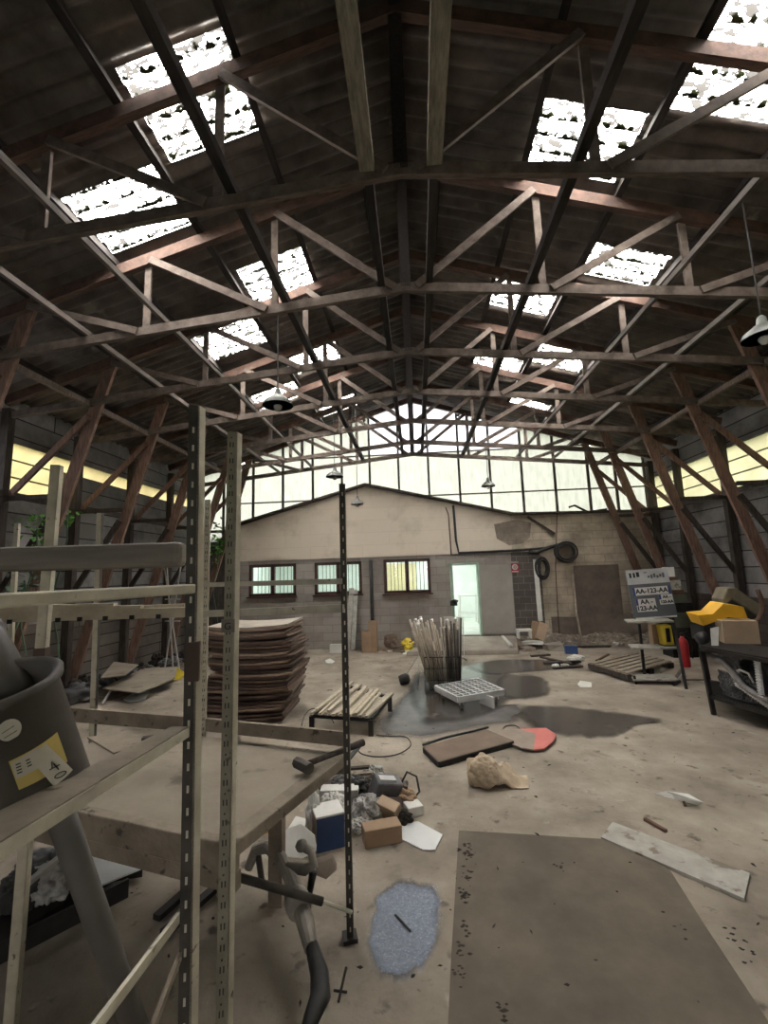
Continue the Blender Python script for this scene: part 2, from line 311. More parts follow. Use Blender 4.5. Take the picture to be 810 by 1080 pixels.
def text_mesh(txt, size, name, m, parent, origin, ex, ey, bold=0.0, depth=.001, align='CENTER'):
    """flat lettering centred on origin, along ex, upright along ey"""
    cu = bpy.data.curves.new(name, 'FONT'); cu.body = txt; cu.size = size; cu.align_x = align; cu.align_y = 'CENTER'; cu.extrude = depth; cu.offset = bold
    tmp = bpy.data.objects.new(name, cu); C.objects.link(tmp)
    dg = bpy.context.evaluated_depsgraph_get(); me = bpy.data.meshes.new_from_object(tmp.evaluated_get(dg)); bpy.data.objects.remove(tmp)
    ex = Vector(ex).normalized(); ey = Vector(ey).normalized(); ez = ex.cross(ey)
    me.transform(Matrix(((ex.x, ey.x, ez.x, origin[0]), (ex.y, ey.y, ez.y, origin[1]), (ex.z, ey.z, ez.z, origin[2]), (0, 0, 0, 1))))
    me.materials.clear(); me.materials.append(M[m]); me.name = name
    o = bpy.data.objects.new(name, me); C.objects.link(o); o.parent = parent; o.matrix_parent_inverse = Matrix.Translation(-Vector(parent.location))
    return o

# ------------------------------------------------------------------ dimensions of the hall
XW = 6.1; YB = -4.0; YG = 11.95; YF = 11.6
def RZ(x): return 6.72 - .311 * abs(x)
LOFF = -.1                                     # the left side stands a touch further out
# ------------------------------------------------------------------ outside ground, floor
o = MB().add([(-60, -60, -.06), (60, -60, -.06), (60, 60, -.06), (-60, 60, -.06)], [(0, 1, 2, 3)]).build('ground', 'ground'); struct(o)
mb = MB(); mb.box((-.05, 4.15, -.025), (12.6, 16.6, .05)); o = mb.build('floor', 'floor'); struct(o)

# ------------------------------------------------------------------ corrugated roof with openings for the skylights
PER = .177; AMP = .03
sky_rects = []
for y0, y1 in ((2.9, 3.72), (5.33, 6.12), (7.82, 8.55), (10.25, 10.95)): sky_rects.append((-2.27, -1.33, y0, y1))
for y0, y1 in ((3.66, 4.43), (6.18, 7.02), (8.65, 9.45)): sky_rects.append((-3.36, -2.4, y0, y1))
for y0, y1 in ((3.68, 4.42), (6.1, 6.96), (8.55, 9.4)): sky_rects.append((1.36, 2.29, y0, y1))
for y0, y1 in ((2.7, 3.63), (5.25, 5.86), (7.6, 8.55), (10.2, 10.9)): sky_rects.append((2.41, 3.31, y0, y1))
def nrm(sg): return Vector((sg * .311, 0, 1)).normalized()
def corr(x0, x1, y0, y1, mb, lift=0):
    st = PER / 8; k0 = round(y0 / st); k1 = round(y1 / st)
    sg = 1 if (x0 + x1) > 0 else -1; n = nrm(sg); V = []
    for k in range(k0, k1 + 1):
        h = AMP * math.sin(2 * math.pi * k * st / PER) + lift
        for x in (x0, x1): V.append(Vector((x, k * st, RZ(x))) + n * h)
    F = [(2 * i, 2 * i + 1, 2 * i + 3, 2 * i + 2) for i in range(k1 - k0)]
    mb.add(V, F)
mb = MB()
for sg in (-1, 1):
    xs = [0.0, 1.33, 1.36, 2.27, 2.29, 2.4, 2.41, 3.31, 3.36, 4.4, 5.4, 6.45]
    for a, b in zip(xs, xs[1:]):
        x0, x1 = sorted((sg * a, sg * b)); xm = (x0 + x1) / 2
        cuts = sorted((r[2], r[3]) for r in sky_rects if r[0] < xm < r[1])
        y = YB
        for c0, c1 in cuts: corr(x0, x1, y, c0, mb); y = c1
        corr(x0, x1, y, 12.15, mb)
o = mb.build('ceiling', 'roof', smooth=True); struct(o)
mb = MB(); mb.add([(-.25, YB, RZ(.25) + .05), (0, YB, RZ(0) + .06), (.25, YB, RZ(.25) + .05), (-.25, 12.15, RZ(.25) + .05), (0, 12.15, RZ(0) + .06), (.25, 12.15, RZ(.25) + .05)], [(0, 1, 4, 3), (1, 2, 5, 4)])
struct(mb.build('trim_1', 'roof'))
wn = 1
for x0, x1, y0, y1 in sky_rects:
    mb = MB(); corr(x0, x1, y0 - PER / 8, y1 + PER / 8, mb, .012); struct(mb.build('window_%d' % wn, 'sky', smooth=True)); wn += 1

# ------------------------------------------------------------------ side walls
def sidewall(sg, name, xw, bandmat, gapmat):
    global wn
    z0, z1 = 3.28, 4.1; zt = RZ(xw) + .15
    t = .12 * sg
    mb = MB()
    mb.prism([(xw, YB, 1.25), (xw, 12.0, 1.25), (xw, 12.0, z0), (xw, YB, z0)], (t, 0, 0))
    mb.prism([(xw, YB, z1), (xw, 12.0, z1), (xw, 12.0, zt), (xw, YB, zt)], (t, 0, 0))
    wl = struct(mb.build('wall_' + name, 'cladding'))
    mb = MB(); mb.prism([(xw - .04 * sg, YB, 0), (xw - .04 * sg, 12.0, 0), (xw - .04 * sg, 12.0, 1.25), (xw - .04 * sg, YB, 1.25)], (t * 1.5, 0, 0))
    struct(mb.build('baseboard_' + name, 'plinth' if sg > 0 else 'planks'))
    return z0, z1
for sg, name, xw in ((-1, 'left', -XW - .12), (1, 'right', XW)):
    z0, z1 = sidewall(sg, name, xw, None, None)
    ys = [YB, -1.2, 1.6, 3.05, 4.48, 5.9, 7.3, 8.8, 10.3, 12.0]
    for i, (a, b) in enumerate(zip(ys, ys[1:])):
        mb = MB()
        if sg < 0 and a > 7: # broken low strip further along: only a slit stays open
            mb.prism([(xw, a, z0), (xw, b, z0), (xw, b, 3.86), (xw, a, 3.86)], (-.08, 0, 0)); struct(mb.build('trim_%d' % (wn + 40), 'cladding'))
            mb = MB(); zz = 3.86
        else: zz = z0
        n = 1 if zz > z0 else 3
        for k in range(n):               # lapped sheets
            za = zz + (z1 - zz) * k / n; zb = zz + (z1 - zz) * (k + 1) / n
            mb.add([(xw + sg * (.02 + .015 * 1), a, za), (xw + sg * (.02 + .015), b, za), (xw + sg * .03, b, zb + .02), (xw + sg * .03, a, zb + .02)], [(0, 1, 2, 3)])
            if k: mb.box((xw + sg * .03, (a + b) / 2, za + .005), (.02, b - a, .016), mi=1)
        mm = 'orange_sheet' if sg < 0 else 'yellow_sheet'
        if sg < 0 and a < 5.5: mm = 'clear'
        struct(mb.build('window_%d' % wn, [mm, 'post'])); wn += 1
# wall behind the viewer, with a window band added to light the foreground
mb = MB(); fx0, fx1, fz0, fz1 = -3.2, 2.5, .9, 2.5
mb.prism([(-6.4, YB, 0), (6.3, YB, 0), (6.3, YB, fz0), (-6.4, YB, fz0)], (0, -.15, 0))
mb.prism([(-6.4, YB, fz0), (fx0, YB, fz0), (fx0, YB, fz1), (-6.4, YB, fz1)], (0, -.15, 0)); mb.prism([(fx1, YB, fz0), (6.3, YB, fz0), (6.3, YB, fz1), (fx1, YB, fz1)], (0, -.15, 0))
mb.prism([(-6.4, YB, fz1), (6.3, YB, fz1), (6.3, YB, RZ(6.3)), (0, YB, RZ(0) + .1), (-6.4, YB, RZ(6.4))], (0, -.15, 0)); struct(mb.build('wall_front', 'plinth'))
for k in range(3):
    x0 = fx0 + (fx1 - fx0) / 3 * k; mb = MB(); mb.add([(x0, YB - .05, fz0), (x0 + 1.88, YB - .05, fz0), (x0 + 1.88, YB - .05, fz1), (x0, YB - .05, fz1)], [(0, 1, 2, 3)]); struct(mb.build('window_%d' % wn, 'front')); wn += 1  # added unseen panes, letting light onto faces turned to the camera

# ------------------------------------------------------------------ gable end: translucent sheets between thin mullions
gx = [-6.2, -5.35, -4.5, -3.65, -2.8, -1.98, -1.2, -.4, .42, 1.25, 2.08, 2.92, 3.78, 4.65, 5.35, 6.1]
pane = MB(); pane2 = MB(); mul = MB()
zb = 2.9
for a, b in zip(gx, gx[1:]):
    cuts = [zb, 3.95, 5.15, 7]
    for i, (za, zc) in enumerate(zip(cuts, cuts[1:])):
        def top(x): return min(zc, RZ(x) - .02)
        pts = [(a, za), (b, za), (b, top(b))]
        if a < 0 < b and zc > 6.5: pts.append((0, RZ(0) - .02))
        pts.append((a, top(a)))
        if top(a) <= za + .02 and top(b) <= za + .02: continue
        pts = [(x, max(z, za)) for x, z in pts]
        tgt = pane2 if i == 2 and -1.3 < (a + b) / 2 < 2.6 else pane
        yy = YG + .012 * i
        tgt.add([(x, yy, z) for x, z in pts], [tuple(range(len(pts)))])
wg = struct(pane.build('window_%d' % wn, 'gable')); wn += 1
struct(pane2.build('window_%d' % wn, 'clear')); wn += 1
for i, x in enumerate(gx):
    zt = RZ(x)
    mul = MB(); mul.box((x, YG - .05, (zb + zt) / 2), (.055, .07, zt - zb)); struct(mul.build('trim_%d' % (100 + i), 'post'))
for i, (z, hw) in enumerate(((3.95, 6.1), (5.15, 4.9))):
    mul = MB(); mul.box((0, YG - .02, z), (2 * hw, .04, .035)); struct(mul.build('trim_%d' % (130 + i), 'timber'))

# ------------------------------------------------------------------ block wall of the inner building
def TOP(x):
    pts = [(-4.85, 3.25), (-1.29, 4.22), (2.5, 3.28), (6.2, 3.22)]
    for (x0, z0), (x1, z1) in zip(pts, pts[1:]):
        if x <= x1: return z0 + (z1 - z0) * (x - x0) / (x1 - x0)
    return 3.22
# door and window openings at the wall plane, from a survey of the photograph
DX0, DX1, DZ0, DZ1 = .84, 1.57, .27, 2.08
WINS = [(-4.47, -3.2, 1.38, 2.22), (-2.7, -1.45, 1.38, 2.22), (-.87, .34, 1.36, 2.24)]
ZL = 2.32
def wallrect(mb, x0, x1, z0, z1, y=YF, t=.2): mb.box(((x0 + x1) / 2, y + t / 2, (z0 + z1) / 2), (x1 - x0, t, z1 - z0))
mb = MB()
xs = [-4.85]
for w_ in WINS: xs += [w_[0], w_[1]]
xs += [DX0]
wz0, wz1 = 1.37, 2.23
for i in range(0, len(xs), 2): wallrect(mb, xs[i], xs[i + 1], 0, ZL)
for x0, x1, a, b in WINS: wallrect(mb, x0, x1, 0, a); wallrect(mb, x0, x1, b, ZL)
wallrect(mb, DX0, DX1, 0, DZ0); wallrect(mb, DX0, DX1, DZ1, ZL); wallrect(mb, DX1, 2.42, 0, ZL)
struct(mb.build('wall_back', 'block'))
mb = MB()
for a, b in ((-4.85, -1.29), (-1.29, 2.45)):
    mb.prism([(a, YF - .03, ZL), (b, YF - .03, ZL), (b, YF - .03, TOP(b)), (a, YF - .03, TOP(a))], (0, .2, 0))
struct(mb.build('wall_back_upper', 'render'))
mb = MB(); mb.prism([(2.45, YF - .01, ZL), (6.2, YF - .01, ZL), (6.2, YF - .01, 3.22), (2.45, YF - .01, 3.28)], (0, .2, 0))
mb.prism([(3.15, YF - .01, 0), (6.2, YF - .01, 0), (6.2, YF - .01, ZL), (3.15, YF - .01, ZL)], (0, .2, 0))
struct(mb.build('wall_back_side', 'paleblock'))
mb = MB(); wallrect(mb, 2.42, 3.15, 0, ZL); struct(mb.build('wall_back_strip', 'darkblock'))
mb = MB(); mb.prism([(3.95, YF - .03, .1), (5.05, YF - .03, .1), (5.05, YF - .03, 1.93), (3.95, YF - .03, 1.93)], (0, .03, 0))
mb.prism([(3.3, YF - .025, 0), (6.0, YF - .025, 0), (6.0, YF - .025, .72), (5.05, YF - .025, .70), (3.95, YF - .025, .66), (3.3, YF - .025, .68)], (0, .02, 0))
struct(mb.build('trim_2', 'patch'))
mb = MB(); mb.prism([dp(x, y, YF - .035) for x, y in ((521, 553), (545, 548), (560, 551), (559, 566), (552, 573), (537, 575), (524, 568))], (0, .02, 0)); struct(mb.build('trim_5', 'stainblock'))
mb = MB()
for a, b in ((-4.95, -1.29), (-1.29, 2.5)):
    mb.beam((a, YF - .02, TOP(max(a, -4.85)) + .03), (b, YF - .02, TOP(b) + .03), .26, .07)
mb.beam((2.5, YF, 3.31), (6.1, YF, 3.25), .26, .06)
struct(mb.build('trim_3', 'post'))
# dark recess left of the building
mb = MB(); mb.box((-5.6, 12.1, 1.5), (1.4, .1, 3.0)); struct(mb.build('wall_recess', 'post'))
mb = MB(); mb.beam((2.9, YF - .04, 3.22), (3.55, YF - .06, 2.75), .05, .05); struct(mb.build('trim_4', 'post'))

# windows of the inner building
for i, (x0, x1, a, b) in enumerate(WINS):
    wo = struct(bpy.data.objects.new('window_%d' % wn, None)); C.objects.link(wo); wn += 1
    wo.location = ((x0 + x1) / 2, YF, a)
    mb = MB(); t = .075; xm = (x0 + x1) / 2; y = YF + .03
    for (cx, cz, dx, dz) in ((xm, a + t / 2, x1 - x0, t), (xm, b - t / 2, x1 - x0, t), (x0 + t / 2, (a + b) / 2, t, b - a), (x1 - t / 2, (a + b) / 2, t, b - a), (xm, (a + b) / 2, .1, b - a)):
        mb.box((cx, y, cz), (dx, .12, dz))
    mb.box((xm, YF - .04, a - .02), (x1 - x0 + .08, .16, .04))
    mb.build('window_frame', 'frame', wo)
    for s_ in (0, 1):
        xa = x0 + t if s_ == 0 else xm + .05; xb = xm - .05 if s_ == 0 else x1 - t
        mb = MB(); mb.box(((xa + xb) / 2, y + .03, (a + b) / 2), (xb - xa, .006, b - a - 2 * t)); mb.build('pane', 'glass', wo)
        for q in range(1, 5):
            mb = MB(); x = xa + (xb - xa) * q / 5; mb.tube([(x, YF + .16, a), (x, YF + .16, b)], .008, 6); mb.build('window_bar', 'blackmetal', wo)

# inner room
mb = MB()
mb.box((-1.4, 16.0, 1.5), (7.6, .1, 3.1)); mb.box((-5.15, 13.9, 1.5), (.1, 4.3, 3.1)); mb.box((2.45, 13.9, 1.5), (.1, 4.3, 3.1)); mb.box((-1.4, 13.9, 3.0), (7.6, 4.3, .1))
mb.box((-1.4, 11.83, 2.72), (7.6, .04, .46))
struct(mb.build('wall_inner_room', 'white_wall'))
mb = MB(); mb.box((-1.4, 13.9, .2), (7.6, 4.2, .12)); struct(mb.build('floor_inner_room', 'room_floor'))
mb = MB(); mb.box((-.6, 15.9, 1.2), (1.1, .06, 2.0)); tag(mb.build('yellow_reflection_panel', 'yellow_reflection'), 'yellowish panel seen through the barred window next to the doorway', 'panel')  # added panel standing in for a yellowish reflection in the glass

# door: pale green frame, grey leaf slid along the wall
do = struct(bpy.data.objects.new('door_1', None)); C.objects.link(do); do.location = (DX0, YF, DZ0)
mb = MB()
mb.box((DX0 + .03, YF, (DZ0 + DZ1) / 2), (.07, .26, DZ1 - DZ0)); mb.box((DX1 - .02, YF, (DZ0 + DZ1) / 2), (.05, .26, DZ1 - DZ0)); mb.box(((DX0 + DX1) / 2, YF, DZ1 - .02), (DX1 - DX0, .26, .06))
mb.build('door_frame', 'greenframe', do)
mb = MB(); mb.box((1.98, YF - .06, 1.16), (.82, .05, 1.72)); mb.box((1.98, YF - .09, 1.2), (.8, .015, .025))
for zz in (.34, 2.0): mb.box((1.98, YF - .088, zz), (.8, .012, .03))
mb.build('door_leaf', 'doorleaf', do)
mb = MB(); mb.tube([(DX0 + .0, YF - .14, 1.13), (DX0 + .06, YF - .18, 1.16), (DX0 + .15, YF - .15, 1.13)], .03); mb.box((DX0 + .05, YF - .13, 1.08), (.18, .03, .12)); mb.build('door_handle', 'black', do)
mb = MB(); mb.box((1.97, YF - .10, 2.06), (1.2, .04, .05)); mb.build('door_rail', 'block', do)

# ramp slab in front of the door
P = [fl(424, 692), fl(468, 678), fl(545, 677), fl(550, 688)]
a0 = fl(428, 692); a1 = fl(548, 690)
mb = MB(); mb.prism([(a0.x, a0.y, 0), (a1.x, a1.y, 0), (2.5, YF - .03, 0), (.55, YF - .03, 0)], (0, 0, .001))
mb = MB(); mb.add([(a0.x, a0.y, 0), (a1.x, a1.y, 0), (2.45, YF - .03, 0), (.55, YF - .03, 0), (a0.x + .02, a0.y + .02, .10), (a1.x - .05, a1.y + .02, .10), (2.4, YF - .03, .25), (.6, YF - .03, .26)],
     [(3, 2, 1, 0), (4, 5, 6, 7), (0, 1, 5, 4), (1, 2, 6, 5), (2, 3, 7, 6), (3, 0, 4, 7)])
tag(mb.build('concrete_ramp', 'concrete_slab', bevel=.02), 'low concrete ramp leading up to the bright open doorway', 'ramp')

# ------------------------------------------------------------------ roof trusses
def chz(x): return 5.0 - .1 * abs(x)
def rafz(x): return RZ(x) - .21
def make_truss(y):
    t = thing('roof_truss', '', 'truss', (0, y, 0), 'timber roof trusses')
    for s in (-1, 1):
        MB().beam((0, y, chz(0)), (s * 6.02, y, chz(6.02)), .05, .1).build('bottom_chord', 'timber', t)
        MB().beam((0, y, rafz(0)), (s * 6.05, y, rafz(6.05)), .07, .13).build('rafter', 'rafter', t)
        for k, x in enumerate((1.48, 2.98)):
            MB().beam((s * x, y + .03, chz(x)), (s * x, y + .03, rafz(x)), .03, .075, up=(1, 0, 0)).build('web_post', 'timber', t)
        for xa, xb in ((1.45, .12), (2.93, 1.55), (4.4, 3.05)):
            MB().beam((s * xa, y - .035, rafz(xa) - .03), (s * xb, y - .035, chz(xb)), .03, .08, up=(0, 0, 1)).build('web_diagonal', 'timber', t)
        MB().beam((s * 4.45, y + .05, rafz(4.45)), (s * 5.98, y + .05, 0.0), .05, .17, up=(1, 0, 0)).build('raking_leg', 'leg', t)
        MB().box((s * 5.99, y, 2.25), (.13, .11, 4.5)).build('wall_post', 'post', t)
        MB().beam((s * 4.72, y, 4.32), (s * 5.95, y, 3.1), .04, .09).build('brace', 'leg', t)
        MB().beam((s * 5.15, y, 2.95), (s * 5.95, y, 1.7), .04, .09).build('brace', 'post', t)
        MB().beam((s * 5.1, y - .04, 3.13), (s * 5.95, y - .04, 3.13), .04, .07).build('strut', 'post', t)
    MB().box((0, y, (chz(0) + rafz(0)) / 2), (.11, .05, rafz(0) - chz(0))).build('king_post', 'purlin', t)
    return t
TY = [3.05, 4.48, 5.9, 7.3, 8.8, 10.3, 11.42]
ordn = ['nearest', 'second nearest', 'third nearest', 'fourth nearest', 'fifth nearest', 'second farthest', 'farthest']
extra = ['spanning high across the hall in front of the big skylights', 'crossing behind the first pair of skylights', 'below the middle skylights',
         'over the tall rack uprights', 'over the slatted low table', 'just this side of the glazed gable', 'standing against the glazed gable']
tr = make_truss(TY[0]); tr['label'] = '%s brown timber roof truss %s' % (ordn[0], extra[0])
for y, a, b in zip(TY[1:], ordn[1:], extra[1:]):
    c = copy_tree(tr); c.location.y = y; c['label'] = '%s brown timber roof truss %s' % (a, b)

# longitudinal ties and purlins
side = {-1: 'left', 1: 'right'}
for s in (-1, 1):
    for x, wd, ht, mt, nm in ((.26, .07, .1, 'purlin', 'beside the ridge line'), (1.34, .075, .09, 'purlin', 'beneath the inner skylights'), (2.74, .04, .06, 'tie', 'beneath the outer skylights'), (3.66, .04, .06, 'tie', 'over the unlit outer roof')):
        z = chz(x) + .09
        tag(MB().beam((s * x, -.5, z), (s * x, 11.8, z), wd, ht).build('tie_beam', mt), 'long %s tie bar running away %s on the %s slope' % ('pale narrow' if mt == 'tie' else 'dark thick', nm, side[s]), 'beam', 'long tie bars over the truss chords')
    tag(MB().beam((s * 4.72, 2.2, 4.5), (s * 4.72, 11.8, 4.5), .05, .08).build('leg_tie_beam', 'timber'), 'timber rail tying the raking legs together along the %s wall' % side[s], 'beam', 'rails along the raking legs')
    tag(MB().beam((s * 5.9, -2, 3.2), (s * 5.9, 11.8, 3.2), .06, .09).build('wall_rail', 'post'), 'dark rail along the lower edge of the yellowed windows, %s wall' % side[s], 'beam', 'rails under the wall windows')
    for k, x in enumerate((.42, 1.33, 2.35, 3.38, 4.4, 5.4)):
        tag(MB().beam((s * x, -3.9, RZ(x) - .09), (s * x, 12.0, RZ(x) - .09), .07, .11, up=(s * .311, 0, 1)).build('purlin', 'purlin'),
            '%s dark purlin down the %s roof slope from the ridge' % (['first', 'second', 'third', 'fourth', 'fifth', 'sixth'][k], side[s]), 'purlin', 'purlins under the roof sheets')
    tag(MB().beam((s * .26, .2, 5.02), (s * .26, 3.0, 5.02), .115, .1).build('hanging_beam', 'dusty'), 'pale dusty timber ending at the nearest truss, %s of the ridge pair' % side[s], 'beam', 'pale dusty ridge timbers')
MB_ = MB().beam((0, -3.9, RZ(0) - .14), (0, 12, RZ(0) - .14), .1, .16).build('ridge_beam', 'purlin'); tag(MB_, 'dark ridge beam running along the very top of the roof', 'beam')

# ------------------------------------------------------------------ pendant lamps
def lamp(px, py, y, dia, label):
    p = dp(px, py, y); r = dia / 2
    t = thing('pendant_lamp', label, 'lamp', p, 'enamel pendant lamps')
    prof = [(r, 0), (r * 1.0, .01), (r * .9, .05), (r * .55, .10), (r * .25, .14), (r * .2, .2), (r * .1, .22)]
    MB().lathe(prof[:1] + prof, 24, p).build('lamp_shade', 'enamel', t, smooth=True)
    zt = RZ(p.x) - .02
    MB().tube([p + Vector((0, 0, .2)), Vector((p.x, p.y, zt))], .008, 6).build('cord', 'black', t)
    MB().lathe([(.03, -.06), (.05, -.02), (.035, .05), (.02, .1)], 12, p).build('bulb', 'white', t, smooth=True)
lamp(293, 428, 4.95, .36, 'large grey enamel pendant lamp hanging on the near left of the hall')
lamp(353, 503, 9.3, .38, 'small pendant lamp in front of the pale gable, left of the block wall peak')
lamp(377, 532, 10.9, .32, 'smallest pendant lamp hanging just below the peak of the block wall')
lamp(515, 513, 10.9, .34, 'small pendant lamp in front of the gable above the doorway')
lamp(806, 356, 4.2, .36, 'pendant lamp cut by the edge of the picture, over the yellow box')
# ------------------------------------------------------------------ tall slotted racks
def upright(name, label, px0, py0, px1, py1, y, wd, mts, group='slotted rack uprights', d1=(1, 0, 0), d2=(0, 1, 0), foot=False, slots=True, z0=0.0, tape=None):
    """L-shaped slotted post through two surveyed points at depth y, down to the floor"""
    a = dp(px0, py0, y); b = dp(px1, py1, y)
    base = Vector(((a.x + b.x) / 2 + 0, y, z0)); 
    lean = (a.x - b.x) / (a.z - b.z); lean = max(-.03, min(.03, lean))
    base.x = a.x - lean * (a.z - z0)
    t = thing(name, label, 'rack upright', base, group)
    d1 = Vector(d1).normalized(); d2 = Vector(d2).normalized(); th = .004
    top = a
    # dark slotted flange facing one way, pale flange the other
    n1 = d1.cross(Vector((0, 0, 1)))
    mb = MB(); mb.prism([base, top, top + d1 * wd, base + d1 * wd], d2 * th)
    if slots:                          # punched slots belong to the flange's own mesh
        L = (top - base).length; ax_ = (top - base).normalized(); k = .06; j = 0
        while k < L - .03:
            c = base + ax_ * k + d1 * (wd * .5) - d2 * .0008
            if slots == 'bright': mb.box(c, (.007, .003, .022), rz=math.atan2(d1.y, d1.x), mi=1)
            else:
                for q in (.32, .62): mb.box(base + ax_ * k + d1 * (wd * q) - d2 * .0008, (.005, .003, .02), rz=math.atan2(d1.y, d1.x), mi=1)
                mb.box(base + ax_ * (k + .03) + d1 * (wd * .45) - d2 * .0008, (.006, .003, .006), rz=math.atan2(d1.y, d1.x), mi=1)
            k += .068; j += 1
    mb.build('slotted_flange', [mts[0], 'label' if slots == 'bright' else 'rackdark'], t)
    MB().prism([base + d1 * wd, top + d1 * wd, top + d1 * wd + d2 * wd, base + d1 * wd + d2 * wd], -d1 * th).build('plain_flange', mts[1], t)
    if foot: MB().box(base + d1 * wd / 2 + d2 * wd / 2 + Vector((0, 0, .012)), (.075, .075, .02), rz=.3).build('foot_plate', 'blackmetal', t)
    if tape:
        zc, hz = tape; f = (zc - z0) / (top.z - z0); c = base.lerp(top, f) + d1 * wd / 2 + d2 * wd / 2
        MB().box(c, (wd * 1.15, wd * 1.15, hz), rz=math.atan2(d1.y, d1.x)).build('tape_wrap', 'tape', t)
    return t, base, top
K = .707
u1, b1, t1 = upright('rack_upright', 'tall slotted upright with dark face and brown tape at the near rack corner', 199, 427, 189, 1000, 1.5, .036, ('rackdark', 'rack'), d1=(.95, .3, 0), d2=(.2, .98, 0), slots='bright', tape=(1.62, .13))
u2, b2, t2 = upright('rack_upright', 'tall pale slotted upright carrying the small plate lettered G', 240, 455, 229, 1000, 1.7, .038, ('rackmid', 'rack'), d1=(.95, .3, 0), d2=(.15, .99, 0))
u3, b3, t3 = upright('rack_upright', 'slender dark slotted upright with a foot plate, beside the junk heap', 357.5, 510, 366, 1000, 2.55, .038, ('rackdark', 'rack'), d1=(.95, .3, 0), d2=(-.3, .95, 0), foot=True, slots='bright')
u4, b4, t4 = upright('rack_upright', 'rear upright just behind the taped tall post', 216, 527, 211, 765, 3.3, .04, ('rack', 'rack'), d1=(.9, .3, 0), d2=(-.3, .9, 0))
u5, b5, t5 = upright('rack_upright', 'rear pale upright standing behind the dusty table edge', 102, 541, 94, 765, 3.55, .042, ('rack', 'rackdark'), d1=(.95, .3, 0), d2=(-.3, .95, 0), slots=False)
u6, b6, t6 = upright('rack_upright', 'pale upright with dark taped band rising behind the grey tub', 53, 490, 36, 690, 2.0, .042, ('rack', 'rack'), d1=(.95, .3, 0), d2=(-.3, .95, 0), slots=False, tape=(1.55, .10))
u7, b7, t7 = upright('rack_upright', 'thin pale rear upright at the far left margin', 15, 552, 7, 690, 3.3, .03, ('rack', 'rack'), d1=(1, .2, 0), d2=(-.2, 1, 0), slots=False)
gp = dp(240.5, 660, 1.69)
tg = thing('letter_plate', 'small dark plate lettered G on the tall pale upright', 'plate', gp)
MB().box(gp, (.05, .004, .05), rz=.15).build('plate', 'tube', tg)
text_mesh('G', .036, 'letter', 'ink', tg, gp + Vector((.0005, -.004, -.002)), (1, .15, 0), (0, 0, 1))

def rbeam(name, label, a, b, wd, ht, m, group='rack cross rails', bevel=0):
    return tag(origin_to(MB().beam(a, b, wd, ht).build(name, m, bevel=bevel), a), label, 'rail', group)
# rails along the rear line
rbeam('rack_rail', 'lower of the two pale rails at window height, between the dark posts', dp(200, 648, 3.25), dp(364, 641.5, 2.56), .03, .045, 'rack')
rbeam('rack_rail', 'upper thin pale rail across the block wall windows', dp(208, 617, 3.25), dp(362, 613, 2.56), .03, .032, 'rack')
rbeam('rack_rail', 'grey rail at the table rear edge, right of the tall pale posts', dp(218, 764, 3.22), dp(364, 779, 2.86), .025, .085, 'galv' if 0 else 'plyedge')
rbeam('rack_rail', 'grey rail at the table rear edge behind the grey tub', dp(70, 753, 3.45), dp(208, 764, 3.24), .025, .10, 'plyedge')
# box beam and lath bundle on the left bay
a = dp(-60, 592, 1.62); b = dp(194, 585, 1.62)
mb = MB(); mb.beam(a, b, .07, .095); tag(mb.build('box_beam', 'tube', bevel=.022), 'thick dark grey horizontal beam across the near left rack', 'beam')
a = dp(-40, 636, .84); b = dp(203, 621, 1.47)
mb = MB(); mb.beam(a, b, .03, .032); tag(mb.build('side_rail', 'rack', bevel=.005), 'pale weathered side rail just below the thick dark beam', 'rail')
for i, (xa, ya, xb, yb, y0, y1, hh) in enumerate(((-40, 652, 197, 645.5, 2.62, 2.8, .062), (-40, 644.5, 150, 640, 2.6, 2.75, .022), (-40, 641, 122, 637.5, 2.6, 2.7, .016), (40, 645, 196, 639, 2.8, 2.9, .03))):
    a = dp(xa, ya, y0); b = dp(xb, yb, y1)
    mb = MB(); mb.beam(a, b, .05, hh)
    o = tag(mb.build('timber_lath', 'slat'), ['notched pale lath at the bottom of the bundle on the left rack', 'pale lath in the middle of the bundle on the left rack', 'short pale lath topping the bundle on the left rack', 'pale lath lying nearest the taped post in the bundle'][i], 'lath', 'laths bundled on the left rack')
    if i == 0:
        mb = MB()
        for px in (10, 61, 84, 111, 139, 167): c = dp(px, 656 - px * .035, 2.62 + .0007 * px - .03); mb.box(c, (.028, .01, .026))
        n = mb.build('notch', 'slot', o)
# the near shelf side: dusty L rail and braces
a = dp(-60, 928, .72); b = dp(199, 768, 1.5)
t = thing('shelf_rail', 'dusty angled shelf rail running from the tub to the taped post', 'rail', a)
MB().prism([a, b, b + Vector((-.06, 0, .0)), a + Vector((-.13, 0, 0))], (0, 0, .006)).build('dusty_ledge', 'plyedge', t)
MB().beam(a - Vector((0, 0, .012)), b - Vector((0, 0, .012)), .006, .03).build('front_lip', 'rack', t)
sa, sb = a.copy(), b.copy()
rbeam('rack_brace', 'diagonal pale brace low on the near left rack, upper of two', dp(188, 968, 1.52), dp(70, 1125, 1.05), .012, .03, 'rack', 'low rack braces')
rbeam('rack_brace', 'diagonal dull brace low on the near left rack, lower of two', dp(192, 1002, 1.52), dp(140, 1140, 1.2), .012, .022, 'plyedge', 'low rack braces')
# thin bar between pale post and slender post
t = thing('steel_bar', 'long dark steel bar with thin end held by the slender upright', 'bar', b3)
p0 = dp(180, 904, 2.25); p1 = dp(340, 951, 2.46); p2 = dp(371, 962, 2.52)
MB().tube([p0, p1], .02, 10).build('thick_section', 'rackdark', t, smooth=True); MB().tube([p1, p2], .01, 8).build('thin_end', 'rack', t, smooth=True)

